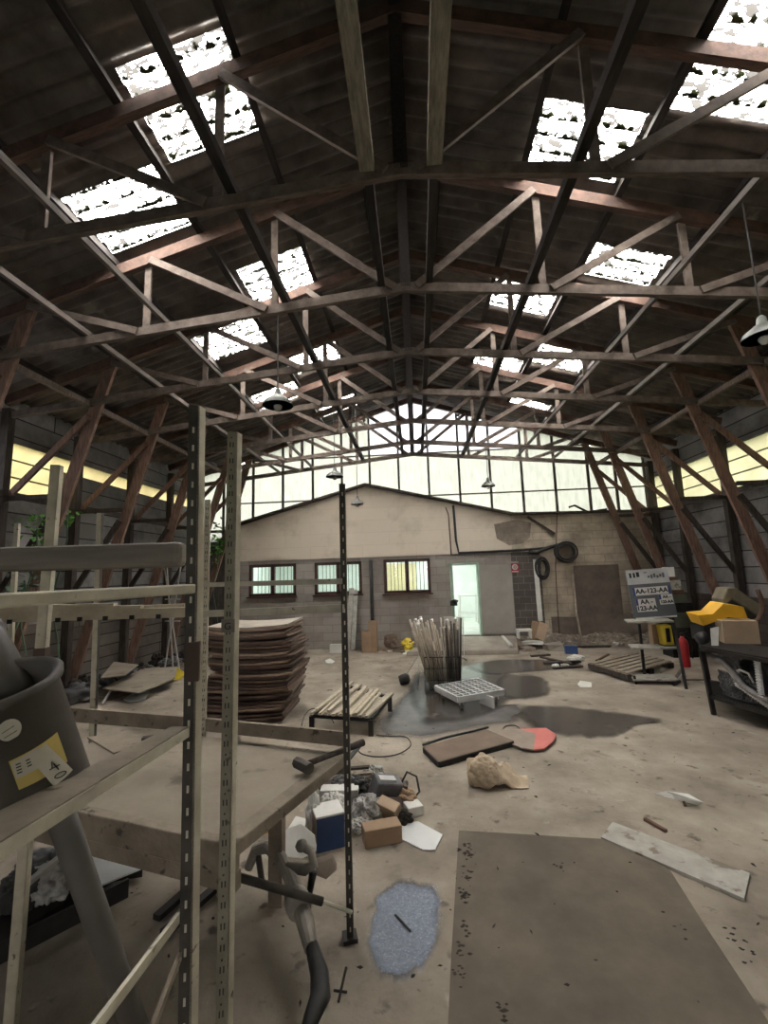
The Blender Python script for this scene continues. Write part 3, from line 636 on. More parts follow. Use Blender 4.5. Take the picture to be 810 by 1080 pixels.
# ------------------------------------------------------------------ grey tub and pipes
def frame_from_axis(ax):
    z = Vector(ax).normalized(); x = Vector((1, 0, 0)); x = (x - z * x.dot(z)).normalized(); y = z.cross(x); return Matrix((x, y, z)).transposed()
bt = dp(-4, 722, 1.02); bb = dp(28, 850, 1.12)
ax = (bt - bb).normalized(); Hh = (bt - bb).length; RB = frame_from_axis(ax)
t = thing('grey_tub', 'round grey plastic tub with yellow and white labels on the near rack', 'tub', bb)
rt_, rb_ = .118, .138
MB().lathe([(.0, .0), (rb_, 0), (rb_ + .003, .02), (rt_, Hh - .02), (rt_ + .012, Hh - .014), (rt_ + .014, Hh), (rt_ + .004, Hh + .008), (rt_ - .008, Hh), (rt_ - .012, Hh - .1), (0, Hh - .12)], 40, bb, RB).build('tub_body', 'bin', t, smooth=True)
def tubpt(ang, h, off=.002):
    r = rb_ + (rt_ - rb_) * h / Hh + off; return bb + RB @ Vector((r * math.cos(ang), r * math.sin(ang), h))
def tub_label(name, pts, m, off, sub=4):
    # curved patch: bilinear grid over four (angle,height) corners
    mb = MB(); n = 8; V = []
    for i in range(n + 1):
        for j in range(n + 1):
            u = i / n; v = j / n
            q = [(pts[0][k] * (1 - u) + pts[1][k] * u) * (1 - v) + (pts[3][k] * (1 - u) + pts[2][k] * u) * v for k in (0, 1)]
            V.append(tubpt(q[0], q[1], off))
    mb.add(V, [(i * (n + 1) + j, (i + 1) * (n + 1) + j, (i + 1) * (n + 1) + j + 1, i * (n + 1) + j + 1) for i in range(n) for j in range(n)])
    return mb.build(name, m, t)
def ang_of(px, py):
    """angle and height on the tub under a surveyed sight line"""
    d = ray(px, py).normalized(); best = (9, 0, 0); ca_, ch_, da, dh = math.radians(-60), Hh / 2, math.radians(110), Hh / 2
    for step in range(4):
        cand = []
        for i in range(-20, 21):
            a_ = ca_ + da * i / 20; nn = RB @ Vector((math.cos(a_), math.sin(a_), 0))
            for j in range(-20, 21):
                h = ch_ + dh * j / 20; v = tubpt(a_, h) - EYE
                if nn.dot(v) > 0: continue
                cand.append(((v.normalized() - d).length, a_, h))
        best = min(cand); ca_, ch_ = best[1:]; da /= 8; dh /= 8
    return best[1:]
q = [ang_of(*p) for p in ((9, 803), (60, 772), (71, 803), (20, 833))]; tub_label('yellow_label', q, 'ylabel', .003)
q = [ang_of(*p) for p in ((11, 804), (40, 787), (46, 806), (17, 821))]; tub_label('paper_label', q, 'label', .006)
q = [ang_of(*p) for p in ((30, 798), (46, 783), (74, 812), (55, 829))]; wl = tub_label('white_tag', q, 'label', .009)
ce = [ang_of(*p) for p in ((0, 757), (15, 752), (32, 762), (16, 781))]
mb = MB(); c0 = ang_of(10, 770); V = [tubpt(c0[0], c0[1], .002)] + [tubpt(c0[0] + .17 * math.cos(k * math.pi / 10), c0[1] + .024 * math.sin(k * math.pi / 10), .002) for k in range(20)]
mb.add(V, [(0, 1 + k, 1 + (k + 1) % 20) for k in range(20)]); mb.build('round_sticker', 'label', t)
def tub_stroke(name, pts, r=.0012):
    mb = MB(); mb.tube([tubpt(*ang_of(*p), off=.0105) for p in pts], r, 6); return mb.build(name, 'ink', t)
tub_stroke('digit', [(61 + 5.5 * math.cos(k * .524) - 1.8 * math.sin(k * .524), 816.5 - 1.5 * math.cos(k * .524) + 3.2 * math.sin(k * .524)) for k in range(13)])
tub_stroke('digit', [(50, 811), (60, 806)]); tub_stroke('digit', [(52, 803), (52.5, 809.5), (56, 808)]); tub_stroke('digit', [(54, 805), (59, 811)])
for k in range(3): tub_stroke('sticker_line', [(2 + k * 2, 772 + k * 5), (14 + k * 3, 764 + k * 5)], .0007)
for k in range(4): tub_stroke('print_mark', [(16 + k * .6, 805 + k * 3), (21 + k * .6, 803 + k * 3)], .0012)
for k in range(3): tub_stroke('print_mark', [(26 + k, 801 + k * 3), (30 + k, 799 + k * 3)], .0012)
ta = dp(-30, 640, 1.2); tb = dp(16, 735, 1.1)
tag(MB().tube([ta, tb], .045, 20).build('pipe_stub', 'bin', smooth=True), 'grey pipe end sticking out of the top of the grey tub', 'pipe')
pa = dp(60, 848, 1.33); pb = dp(143, 1085, 1.62); dd = (pb - pa).normalized(); pe = pa + dd * ((pa.z - .0) / -dd.z)
tag(origin_to(MB().tube([pa, pe], .037, 28).build('drain_pipe', 'bin', smooth=True), pe), 'fat dark grey pipe leaning to the floor below the tub', 'pipe')

# ------------------------------------------------------------------ dusty platform table
Z = .8
FL, FR, RR = fl(60, 852, Z), fl(243, 893, Z), fl(368, 797, Z)
FL = FL - (FR - FL).normalized() * .75
RL = FL + (RR - FR)
t = thing('platform_table', 'large dusty wooden platform behind the tall rack posts', 'table', ((FL.x + RR.x) / 2, (FL.y + RR.y) / 2, 0))
MB().prism([FL, FR, RR, RL], (0, 0, -.03)).build('table_top', 'ply', t)
ex = (FR - FL).normalized(); ey = (RR - FR).normalized()
dz = Vector((0, 0, 1))
MB().beam(FL + ey * .03 + dz * -.052, FR + ey * .03 + dz * -.052, .06, .115).build('edge_board', 'plyedge', t, bevel=.006)
MB().beam(FL + ey * .045 + dz * -.155, FR + ey * .045 + dz * -.155, .05, .075).build('under_rail', 'plyedge', t, bevel=.006)
MB().beam(FR - ex * .04 + dz * -.03, RR - ex * .04 + dz * -.012, .085, .06).build('edge_board', 'plyedge', t, bevel=.006)
MB().beam(RL + dz * -.05, RR + dz * -.05, .05, .1).build('edge_board', 'plyedge', t)
for p in (FL + ex * .15 + ey * .75, FR - ex * .75 + ey * .8, RR - ex * .4 - ey * .15, RL + ex * .1 - ey * .1):
    MB().box((p.x, p.y, .34), (.08, .08, .68)).build('leg', 'plyedge', t)
# small scraps lying on it
tag(MB().prism([fl(92, 779, .802), fl(140, 773, .802), fl(192, 778, .802), fl(120, 796, .802)], (0, 0, .012)).build('scrap_board', 'plyedge'), 'thin scrap board lying on the platform near the rear rail', 'board')
a = fl(150, 768, .64)
tag(MB().beam(fl(150, 781, .83), fl(190, 776, .83), .05, .04).build('wood_block', 'post'), 'dark wooden block on the platform beside the taped post', 'block')
# sledge hammer on the table edge
hz = Z + .055; h0 = fl(318, 808, hz); h1 = fl(383, 783, hz)
d = (h1 - h0).normalized(); n = Vector((-d.y, d.x, 0))
t = thing('sledge_hammer', 'sledge hammer lying on the edge of the dusty platform', 'hammer', h0)
MB().tube([h0, h0.lerp(h1, .5), h1], [.016, .016, .021], 10).build('handle', 'post', t, smooth=True)
MB().tube([h0 - n * .065 + d * .01, h0 + n * .065 + d * .01], .03, 8).build('hammer_head', 'rackdark', t)

# ------------------------------------------------------------------ floor board (brown), spill, wet patches
def flat(name, pts, z, th, m):
    return MB().prism([fl(x, y, z) for x, y in pts], (0, 0, th)).build(name, m)
o = flat('floor_board', [(484, 877), (520, 879), (600, 884), (688, 889), (740, 972), (832, 1112), (760, 1180), (468, 1180), (476, 1010)], 0.001, .008, 'mat')
tag(o, 'large brown sheet board lying flat on the near floor', 'board')
def blob(pts, z, name, m, jit=.03, sub=4, seed=1):
    r = random.Random(seed); P = [fl(x, y, 0) for x, y in pts]; out = []; n = len(P)
    for i in range(n):
        p0, p1, p2, p3 = P[i - 1], P[i], P[(i + 1) % n], P[(i + 2) % n]
        for k in range(sub):
            u = k / sub
            q = .5 * ((2 * p1) + (p2 - p0) * u + (2 * p0 - 5 * p1 + 4 * p2 - p3) * u * u + (3 * p1 - p0 - 3 * p2 + p3) * u ** 3)
            out.append((q.x + r.uniform(-jit, jit), q.y + r.uniform(-jit, jit), 0))
    c = sum((Vector(q) for q in out), Vector()) / len(out)
    N_ = len(out); RK = (1.06, .95, .84, .68, .4); V = []; W = []
    for j, k_ in enumerate(RK):
        for q in out: V.append((q[0] * k_ + c.x * (1 - k_), q[1] * k_ + c.y * (1 - k_), z + (.001 if j else 0))); W.append((0, .4, .7, .95, 1)[j])
    V.append((c.x, c.y, z + .001)); W.append(1)
    mb = MB(); F = [(j * N_ + k, j * N_ + (k + 1) % N_, (j + 1) * N_ + (k + 1) % N_, (j + 1) * N_ + k) for j in range(len(RK) - 1) for k in range(N_)]
    F += [((len(RK) - 1) * N_ + k, (len(RK) - 1) * N_ + (k + 1) % N_, len(V) - 1) for k in range(N_)]
    mb.add(V, F); o = mb.build(name, m, smooth=True)
    at_ = o.data.attributes.new('film', 'FLOAT', 'POINT')
    for i_, w__ in enumerate(W): at_.data[i_].value = w__
    return o
def feather(m, lo=.35, hi=.7, nscale=3.0):
    """a thin film: it breaks up into bare concrete where it runs out"""
    nt = M[m].node_tree; N = nt.nodes; L = nt.links; b = N['Principled BSDF']; out = N['Material Output']
    at_ = N.new('ShaderNodeAttribute'); at_.attribute_name = 'film'; tc = N.new('ShaderNodeTexCoord')
    n = N.new('ShaderNodeTexNoise'); n.inputs['Scale'].default_value = nscale; n.inputs['Detail'].default_value = 8; L.new(tc.outputs['Object'], n.inputs['Vector'])
    ad = N.new('ShaderNodeMath'); ad.operation = 'MULTIPLY_ADD'; ad.inputs[1].default_value = .9; ad.inputs[2].default_value = -.45; L.new(n.outputs['Fac'], ad.inputs[0])
    a2 = N.new('ShaderNodeMath'); a2.operation = 'ADD'; L.new(ad.outputs[0], a2.inputs[0]); L.new(at_.outputs['Fac'], a2.inputs[1])
    r = N.new('ShaderNodeMapRange'); r.inputs[1].default_value = lo; r.inputs[2].default_value = hi; L.new(a2.outputs[0], r.inputs[0])
    tp = N.new('ShaderNodeBsdfTransparent'); mx = N.new('ShaderNodeMixShader'); L.new(r.outputs[0], mx.inputs[0]); L.new(tp.outputs[0], mx.inputs[1]); L.new(b.outputs[0], mx.inputs[2]); L.new(mx.outputs[0], out.inputs[0])
feather('spill', .05, .85, 6); feather('wet', .2, .75, 1.6); feather('damp', .25, .95, 1.6)
o = blob([(392, 970), (402, 940), (430, 928), (458, 936), (465, 965), (455, 1010), (428, 1033), (402, 1030), (388, 1008)], .0015, 'pale_spill', 'spill', .008, 5, 3)
tag(o, 'pale bluish spill dried on the floor beside the brown sheet board', 'spill')
o = blob([(392, 776), (398, 756), (420, 735), (440, 722), (480, 735), (520, 745), (560, 742), (552, 760), (500, 770), (440, 782)], .001, 'damp_patch', 'damp', .03, 4, 5)
tag(o, 'grey damp patch on the floor around the plastic dolly', 'damp patch')
o = blob([(430, 722), (445, 706), (480, 700), (515, 703), (540, 712), (548, 728), (535, 744), (505, 758), (465, 764), (440, 757)], .0035, 'puddle', 'wet', .02, 5, 6)
tag(o, 'dark shiny puddle under the plastic dolly', 'puddle')
o = blob([(490, 702), (525, 696), (575, 696), (614, 699), (590, 706), (550, 710), (515, 711)], .0065, 'puddle', 'wet', .02, 5, 16)
tag(o, 'long dark puddle just in front of the ramp', 'puddle')
o = blob([(530, 714), (556, 711), (576, 718), (583, 729), (572, 736), (545, 738), (528, 730)], .0095, 'puddle', 'wet', .02, 5, 26)
tag(o, 'rounded puddle behind the right side of the dolly', 'puddle')
o = blob([(548, 745), (590, 744), (640, 750), (692, 757), (700, 762), (668, 768), (655, 778), (625, 779), (590, 776), (555, 766)], .0035, 'wet_patch', 'wet', .03, 5, 8)
tag(o, 'dark wet patch on the open floor beyond the pink board', 'puddle')
# ------------------------------------------------------------------ stack of hardboard sheets
g = 'sheets in the tall stack'
NS = 32; r = random.Random(11)
base_c = fl(262, 765)
def sheet_mesh(w_, d_, th, bow):
    mb = MB(); n = 8; V = []
    for j in range(2):
        for z in (0, th):
            for i in range(n + 1):
                u = i / n; V.append(((u - .5) * w_, (j - .5) * d_, z + bow * (2 * u - 1) ** 2))
    k = n + 1; F = []
    for i in range(n):
        F += [(i, i + 1, 2 * k + i + 1, 2 * k + i), (k + i, 3 * k + i, 3 * k + i + 1, k + i + 1), (i, k + i, k + i + 1, i + 1), (2 * k + i, 2 * k + i + 1, 3 * k + i + 1, 3 * k + i)]
    F += [(0, 2 * k, 3 * k, k), (n, k + n, 3 * k + n, 2 * k + n)]
    mb.add(V, F); return mb
sm = sheet_mesh(1.12, .85, .026, .03); proto = sm.build('hardboard_sheet', 'edgeboard')
cx, cy = base_c.x - .13, base_c.y + .5
names = ['bottom', 'second', 'third', 'fourth', 'fifth', 'sixth', 'seventh', 'eighth', 'ninth', 'tenth', 'eleventh', 'twelfth', 'thirteenth', 'fourteenth', 'fifteenth', 'sixteenth', 'seventeenth', 'eighteenth', 'nineteenth', 'twentieth', 'twenty-first', 'twenty-second', 'twenty-third', 'twenty-fourth', 'twenty-fifth', 'twenty-sixth', 'twenty-seventh', 'twenty-eighth', 'twenty-ninth', 'thirtieth', 'thirty-first', 'top']
STK = 1.27
for i in range(NS):
    o = proto if i == 0 else proto.copy()
    if i: C.objects.link(o)
    f = i / NS
    o.location = (cx + r.uniform(-.035, .035) + .11 * math.sin(f * 3.0) * (1 if i % 3 else 1.3), cy + r.uniform(-.05, .05), f * (STK - .03) + .001)
    o.rotation_euler = (r.uniform(-.012, .012), r.uniform(-.012, .012), r.uniform(-.05, .05))
    if i in (4, 9, 10, 15, 19, 22, 24, 27, 29, 30):
        if 'tan' not in M: M['tan'] = mat('tan_hardboard_edge', (.31, .225, .17), (.21, .148, .115), 7, .85)
        o.data = o.data.copy(); o.data.materials[0] = M['tan']
    if i == NS - 1:
        o.data = o.data.copy(); o.data.materials[0] = M['boardtop']
    tag(o, '%s brown hardboard sheet of the tall stack behind the lettered post' % (names[i] if i in (0, NS - 1) else names[i] + ' up'), 'board', g)

# ------------------------------------------------------------------ low slatted table with loose slats
A, B_, C_, D_ = fl(329, 753, .2), fl(391, 757, .2), fl(411, 734, .2), fl(366, 722, .2)
t = thing('low_table', 'low black steel frame carrying pale slats', 'frame', ((A.x + C_.x) / 2, (A.y + C_.y) / 2, 0))
for p, q in ((A, B_), (B_, C_), (C_, D_), (D_, A)): MB().beam(p - dz * .02, q - dz * .02, .04, .04).build('frame_rail', 'blackmetal', t)
for p in (A, B_, C_, D_): MB().box((p.x, p.y, .09), (.06, .06, .18)).build('leg', 'blackmetal', t)
r = random.Random(4); nsl = 17
for i in range(nsl):
    u = (i + .5) / nsl
    a = A.lerp(B_, u) + dz * (.016 + (.03 if i % 4 == 1 else 0)) + Vector((r.uniform(-.03, .03), r.uniform(-.05, .02), 0)); b = D_.lerp(C_, u) + dz * (.016 + (.03 if i % 4 == 1 else 0)) + Vector((r.uniform(-.06, .06), r.uniform(-.05, .05), 0))
    o = MB().beam(a, b, .04 + r.uniform(-.008, .006), .03).build('wooden_batten', 'slat' if i % 5 else 'rod')
    tag(origin_to(o, a), 'pale slat on the low frame, %s from its left end' % (['first', 'second', 'third', 'fourth', 'fifth', 'sixth', 'seventh', 'eighth', 'ninth', 'tenth', 'eleventh', 'twelfth', 'thirteenth', 'fourteenth', 'fifteenth', 'sixteenth', 'last'][i]), 'slat', 'slats on the low frame')

# ------------------------------------------------------------------ wire bin full of rods
bc = fl(467, 727); bw, bd, bh = .56, .5, .55
t = thing('wire_bin', 'dark wire bin holding the bundle of rods', 'bin', bc)
mb = MB()
for zz in (.02, .2, .38, bh):
    for (xa, ya, xb, yb) in ((-1, -1, 1, -1), (1, -1, 1, 1), (1, 1, -1, 1), (-1, 1, -1, -1)):
        mb.tube([bc + Vector((xa * bw / 2, ya * bd / 2, zz)), bc + Vector((xb * bw / 2, yb * bd / 2, zz))], .009 if zz in (.02, bh) else .006, 6)
mb.build('hoop', 'blackmetal', t)
mb = MB()
for i in range(9):
    u = i / 8 - .5
    for v in (-.5, .5):
        mb.tube([bc + Vector((u * bw, v * bd, .02)), bc + Vector((u * bw, v * bd, bh))], .005, 5); mb.tube([bc + Vector((v * bw, u * bd, .02)), bc + Vector((v * bw, u * bd, bh))], .005, 5)
mb.build('wire_grid', 'blackmetal', t)
MB().box(bc + Vector((0, 0, .03)), (bw, bd, .02)).build('bin_base', 'blackmetal', t)
r = random.Random(9)
for i in range(60):
    u = r.random(); v = r.random()
    p = bc + Vector(((u - .5) * (bw - .08) + .04, (v - .5) * (bd - .08), .05))
    tx = bc.x + (u - .5) * .80 - .10 + r.uniform(-.06, .06)
    if i % 6 == 0: tx = bc.x - .36 + r.uniform(-.06, .08)
    q = Vector((tx, bc.y + (v - .5) * .55 - .05, r.uniform(.95, 1.15)))
    dark = u > .62 and i % 3
    o = MB().tube([p, q], r.uniform(.012, .019), 7).build('rod', 'roddark' if dark else 'rod', smooth=True)
    tag(origin_to(o, p), ('dark' if dark else 'pale') + ' rod standing among the bundle in the wire bin', 'rod', ('dark' if dark else 'pale') + ' rods in the wire bin')
    if i % 3 == 0: MB().tube([q - (q - p).normalized() * .03, q + (q - p).normalized() * .02], .026, 8).build('rod_cap', 'white', None if 0 else o, smooth=True).location = (-p.x, -p.y, -p.z)
for i in range(4):
    x0 = 472 + i * 4; t = thing('white_wire_rack', 'white wire rack end sticking out of the rod bin, number %s from the left' % ['one', 'two', 'three', 'four'][i], 'rack', dp(x0, 660, bc.y + .1), 'white wire racks in the rod bin')
    t['label'] = ['outermost left white wire grid sticking out of the rod bin', 'second white wire grid from the left in the rod bin', 'third white wire grid from the left in the rod bin', 'white wire grid nearest the doorway in the rod bin'][i]
    p = dp(x0, 664, bc.y + .05 + .03 * i); mb = MB()
    for k in range(4): mb.tube([p + Vector((.04 * k - .06, 0, -.45)), p + Vector((.04 * k - .06 + .02, 0, .2))], .008, 6)
    mb.build('wire', 'white', t); mb = MB()
    for zz in (.02, .2): mb.tube([p + Vector((-.06, 0, zz)), p + Vector((.08, 0, zz))], .009, 6)
    mb.build('cross_wire', 'white', t)
# small dark motor and pale triangular frame left of the bin
p = fl(429, 722); t = thing('small_trolley', 'small pale tripod frame leaning against the rod bin', 'frame', p)
MB().tube([p + Vector((-.1, 0, .02)), dp(442, 690, p.y), p + Vector((.2, 0, .02))], .012, 6).build('tube_frame', 'galv', t)
q = fl(427, 722); tag(MB().lathe([(.0, -.09), (.075, -.09), (.09, -.03), (.09, .05), (.05, .09), (0, .09)], 14, q + dz * .09, Matrix.Rotation(1.3, 3, 'Y')).build('caster_motor', 'black', smooth=True), 'small black motor on the floor left of the rod bin', 'motor')

# ------------------------------------------------------------------ grey plastic dolly
h = .17
A, B_, C_, D_ = fl(459, 724, h), fl(483, 736, h), fl(531, 728, h), fl(504, 716, h)
t = thing('plastic_dolly', 'light grey plastic dolly with a grid top on the puddle', 'dolly', ((A.x + C_.x) / 2, (A.y + C_.y) / 2, 0))
eu = (B_ - A); ev = (D_ - A)
def bil(u, v): return A * (1 - u) * (1 - v) + B_ * u * (1 - v) + C_ * u * v + D_ * (1 - u) * v
mb = MB()
for k in range(8):
    s_ = k / 7; wdt = .035 if k in (0, 7) else .022
    mb.beam(bil(s_, 0), bil(s_, 1), wdt, .03); mb.beam(bil(0, s_), bil(1, s_), wdt, .03)
mb.build('grid_top', 'plastic', t)
for p, q in ((A, B_), (B_, C_), (C_, D_), (D_, A)): MB().beam(p - dz * .03, q - dz * .03, .03, .07).build('side_skirt', 'plastic', t)
for u, v in ((.1, .12), (.9, .12), (.9, .88), (.1, .88)):
    p = bil(u, v); c = Vector((p.x, p.y, .05))
    f = MB().box(c + dz * .035, (.07, .05, .075)).build('caster', 'galv', t)
    MB().lathe([(0, -.018), (.048, -.018), (.05, 0), (.048, .018), (0, .018)], 16, c, Matrix.Rotation(1.57, 3, 'Y') ).build('wheel', 'darkgrey', t, smooth=True)
wp = [fl(506, 742), fl(521, 748), fl(519, 736, .15), fl(507, 733, .15)]
tag(MB().prism([Vector((wp[0].x, wp[0].y, 0)), Vector((wp[1].x, wp[1].y, 0)), Vector((wp[1].x, wp[1].y, .15)), Vector((wp[0].x, wp[0].y, .15))], (.02, .03, 0)).build('upright_card', 'plastic'), 'grey card standing on edge under the plastic dolly', 'card')
# yellow handled tool on the floor by the ramp
a = fl(477, 688); b = fl(492, 697)
t = thing('yellow_torch', 'yellow handled tool lying beside the ramp', 'tool', a)
MB().tube([a + dz * .04, a.lerp(b, .6) + dz * .035], .035, 8).build('handle', 'yellowbright', t, smooth=True); MB().tube([a.lerp(b, .6) + dz * .035, b + dz * .02], .018, 8).build('tip', 'white', t, smooth=True)

# ------------------------------------------------------------------ mid floor: panels, sack, plank, shard
z = .05
t = thing('framed_panel', 'brown framed panel lying flat on the mid floor', 'panel', fl(490, 787))
pp = [fl(447, 789, z), fl(512, 770, z), fl(541, 782, z), fl(463, 804, z)]
MB().prism(pp, (0, 0, .008)).build('panel_face', 'brownboard', t)
for i in range(4): MB().beam(pp[i] - dz * .02, pp[(i + 1) % 4] - dz * .02, .025, .05).build('edge_frame', 'blackmetal', t)
P1 = [(523, 779), (531, 770), (548, 770), (565, 775), (563, 792), (550, 790), (540, 786)]
P2 = [(548, 770), (576, 769), (587, 776), (584, 783), (574, 791), (563, 792), (565, 775)]
t = thing('pink_board', 'rounded board with pink red end beside the brown framed panel', 'board', fl(555, 780))
MB().prism([fl(x, y, .02) for x, y in P1], (0, 0, .014)).build('grey_end', 'greyboard', t); MB().prism([fl(x, y, .02) for x, y in P2], (0, 0, .015)).build('red_end', 'pink', t)
for x, y in ((531, 780), (578, 780)): MB().box(fl(x, y) + dz * .01, (.06, .04, .02)).build('foot', 'rust', t)
def crumple(name, c, dims, m, label, cat, seed, amp=.3, n=3, parent=None, rz=0):
    import bmesh
    b = bmesh.new(); bmesh.ops.create_icosphere(b, subdivisions=n + 2, radius=1)
    r = random.Random(seed); ph = [Vector((r.uniform(-1, 1), r.uniform(-1, 1), r.uniform(-1, 1))).normalized() for _ in range(14)]; fq = [r.uniform(2, 7) for _ in ph]; of = [r.uniform(0, 6) for _ in ph]
    off_ = Vector((seed * 1.7, seed * .9, seed * 2.3))
    for v in b.verts:
        p = v.co.copy()
        k = 1 + amp * (noise.turbulence(p * 1.1 + off_, 5, True) - .75) + (amp * .35 if m == 'plasticbag' else amp * .14) * (noise.turbulence(p * 3.5 + off_, 3, True) - .6)
        p = Matrix.Rotation(rz, 3, 'Z') @ Vector((p.x * dims[0] * k / 2, p.y * dims[1] * k / 2, 0)) + Vector((0, 0, max(p.z * k, -.75) * dims[2] / 1.6 + dims[2] * .46))
        v.co = p + Vector(c)
    me = bpy.data.meshes.new(name); b.to_mesh(me); b.free(); me.materials.append(M[m])
    for f in me.polygons: f.use_smooth = True
    o = bpy.data.objects.new(name, me); C.objects.link(o)
    if label: tag(o, label, cat)
    return origin_to(o, c)
c = fl(512, 828)
o = crumple('crumpled_sack', c, (.33, .30, .25), 'sack', 'crumpled beige sack in the middle of the near floor', 'sack', 5, .38)
mb = MB(); nu, nv = 26, 14; V = []
for i in range(nu + 1):
    for j in range(nv + 1):
        u = i / nu; v = j / nv
        w_ = noise.turbulence(Vector((u * 2.2, v * 2.6, 3.3)), 4, True)
        V.append((c.x - .06 + .42 * u + .05 * v, c.y + .02 + (.30 - .06 * u) * (v - .5) + .05 * w_, .215 - .17 * u ** 1.4 - .10 * (2 * v - 1) ** 2 + .09 * (w_ - .6)))
mb.add([(x, y, max(.012, z)) for x, y, z in V], [(i * (nv + 1) + j, (i + 1) * (nv + 1) + j, (i + 1) * (nv + 1) + j + 1, i * (nv + 1) + j + 1) for i in range(nu) for j in range(nv)])
fo = mb.build('loose_fold', 'sack', None, smooth=True); fo.parent = o; fo.matrix_parent_inverse = Matrix.Translation(-o.location)
so = fo.modifiers.new('s', 'SOLIDIFY'); so.thickness = .008
pk = [fl(646, 867, .02), fl(791, 921, .02), fl(785, 948, .02), fl(634, 883, .02)]
tag(MB().prism([p - dz * .018 for p in pk], (0, 0, .02)).build('white_plank', 'flakywhite'), 'flaking white plank lying at the far corner of the brown sheet', 'plank')
a, b, c_ = fl(690, 838, .06), fl(742, 847, .05), fl(716, 836, .07)
t = thing('white_shard', 'white pointed metal shard lying alone on the open floor', 'shard', fl(718, 852))
MB().prism([a, fl(712, 843, .03), fl(735, 849, .02), b, fl(726, 838, .06), fl(703, 835, .07)], (0, 0, .006)).build('shard_plate', 'white', t)
pz = fl(721, 845, .03); MB().tube([pz, (pz.x, pz.y - .02, 0)], .012, 6).build('shard_stem', 'rust', t)
a = fl(680, 866); b = fl(703, 879)
tag(MB().beam(a + dz * .015, b + dz * .015, .025, .02).build('rusty_stick', 'rust'), 'short rusty stick on the floor near the flaking plank', 'stick')
a = fl(365, 1022); b = fl(357, 1058); c_ = fl(352, 1046)
t = thing('twig', 'thin dark twig on the near floor beside the bent arm', 'twig', b)
MB().tube([a + dz * .006, b + dz * .006], .006, 6).build('stem', 'dirt', t); MB().tube([c_ + dz * .006, fl(366, 1048) + dz * .006], .005, 6).build('side_shoot', 'dirt', t)
a = fl(417, 967); b = fl(433, 984)
tag(MB().tube([a + dz * .01, b + dz * .01], .006, 6).build('black_pin', 'black'), 'thin black stick lying on the pale bluish spill', 'stick')
# cables
def cable(pts, rr, label, m='black'):
    P_ = [fl(x, y) + dz * (rr + .002) for x, y in pts]; out = []
    n = len(P_)
    for i in range(n - 1):
        p0, p1, p2, p3 = P_[max(i - 1, 0)], P_[i], P_[i + 1], P_[min(i + 2, n - 1)]
        for k in range(5):
            u = k / 5; out.append(.5 * ((2 * p1) + (p2 - p0) * u + (2 * p0 - 5 * p1 + 4 * p2 - p3) * u * u + (3 * p1 - p0 - 3 * p2 + p3) * u ** 3))
    out.append(P_[-1])
    tag(MB().tube(out, rr, 6).build('cable', m, smooth=True), label, 'cable')
cable([(375, 788), (382, 796), (400, 799), (420, 796), (433, 787), (428, 778), (410, 777), (397, 776)], .006, 'thin black cable looping on the floor left of the framed panel')
cable([(530, 772), (533, 767), (543, 766), (548, 770), (540, 774), (531, 773)], .008, 'short black cable loop at the tip of the pink board')
cable([(446, 787), (470, 779), (500, 772), (515, 768)], .012, 'black strip along the far edge of the framed panel')
cable([(318, 766), (322, 754), (330, 748), (345, 752), (352, 763)], .006, 'thin cable under the low slat frame')
# ------------------------------------------------------------------ junk heap
def obox(name, px, py, dims, rz, m, label, cat='box', z=0, tilt=(0, 0), bevel=.006, lid=None):
    p = fl(px, py, z)
    if p.y > 11.05: p = dp(px, py, 11.05)
    t = MB().box((0, 0, dims[2] / 2), dims).build(name, m, bevel=bevel)
    t.location = (p.x, p.y + (dims[1] / 2 if p.y < 11 else 0), max(z, 0 if p.x < 2.4 else p.z) + .001); t.rotation_euler = (tilt[0], tilt[1], rz)
    tag(t, label, cat); return t
o = obox('cardboard_box', 402, 893, (.27, .13, .115), .33, 'card', 'long brown cardboard box lying in front of the junk heap')
# blue and white carton
p = fl(346, 889); t = thing('blue_carton', 'white topped carton with dark blue side in the junk heap', 'carton', p)
ob = MB().box((0, 0, .11), (.20, .19, .22)).build('carton_body', 'blue', None, bevel=.004); ob.parent = t; ob.rotation_euler = (0, 0, .42)
ob2 = MB().box((0, 0, .224), (.202, .192, .012)).build('carton_lid', 'white', None); ob2.parent = t; ob2.rotation_euler = (0, 0, .42)
ob3 = MB().box((-.102, 0, .112), (.006, .19, .224)).build('carton_side', 'greyboard', None); ob3.parent = t; ob3.rotation_euler = (0, 0, .42)
crumple('white_bag', fl(331, 884), (.15, .16, .29), 'white', 'crumpled white plastic bag leaning on the blue carton', 'bag', 8, .4)
crumple('clear_bag', fl(388, 868), (.24, .22, .2), 'plasticbag', 'crumpled clear plastic bag between blue carton and cardboard box', 'bag', 12, .5)
crumple('silver_bag', fl(371, 865), (.14, .14, .14), 'plasticbag', 'small crumpled silver bag behind the slender post', 'bag', 15, .5)
pw = [fl(x, y, .004) for x, y in ((424, 869), (441, 867), (467, 881), (459, 897), (446, 897), (424, 886))]
tag(MB().prism(pw, (0, 0, .006)).build('white_sheet', 'whiterust'), 'white sheet with rust specks on the floor right of the cardboard box', 'sheet')
pw = [fl(x, y, .05) for x, y in ((303, 871), (312, 857), (324, 860), (318, 877))]
tag(MB().prism([q - dz * .045 for q in pw], (0, 0, .02)).build('white_board', 'white'), 'small white board lying behind the white plastic bag', 'board')
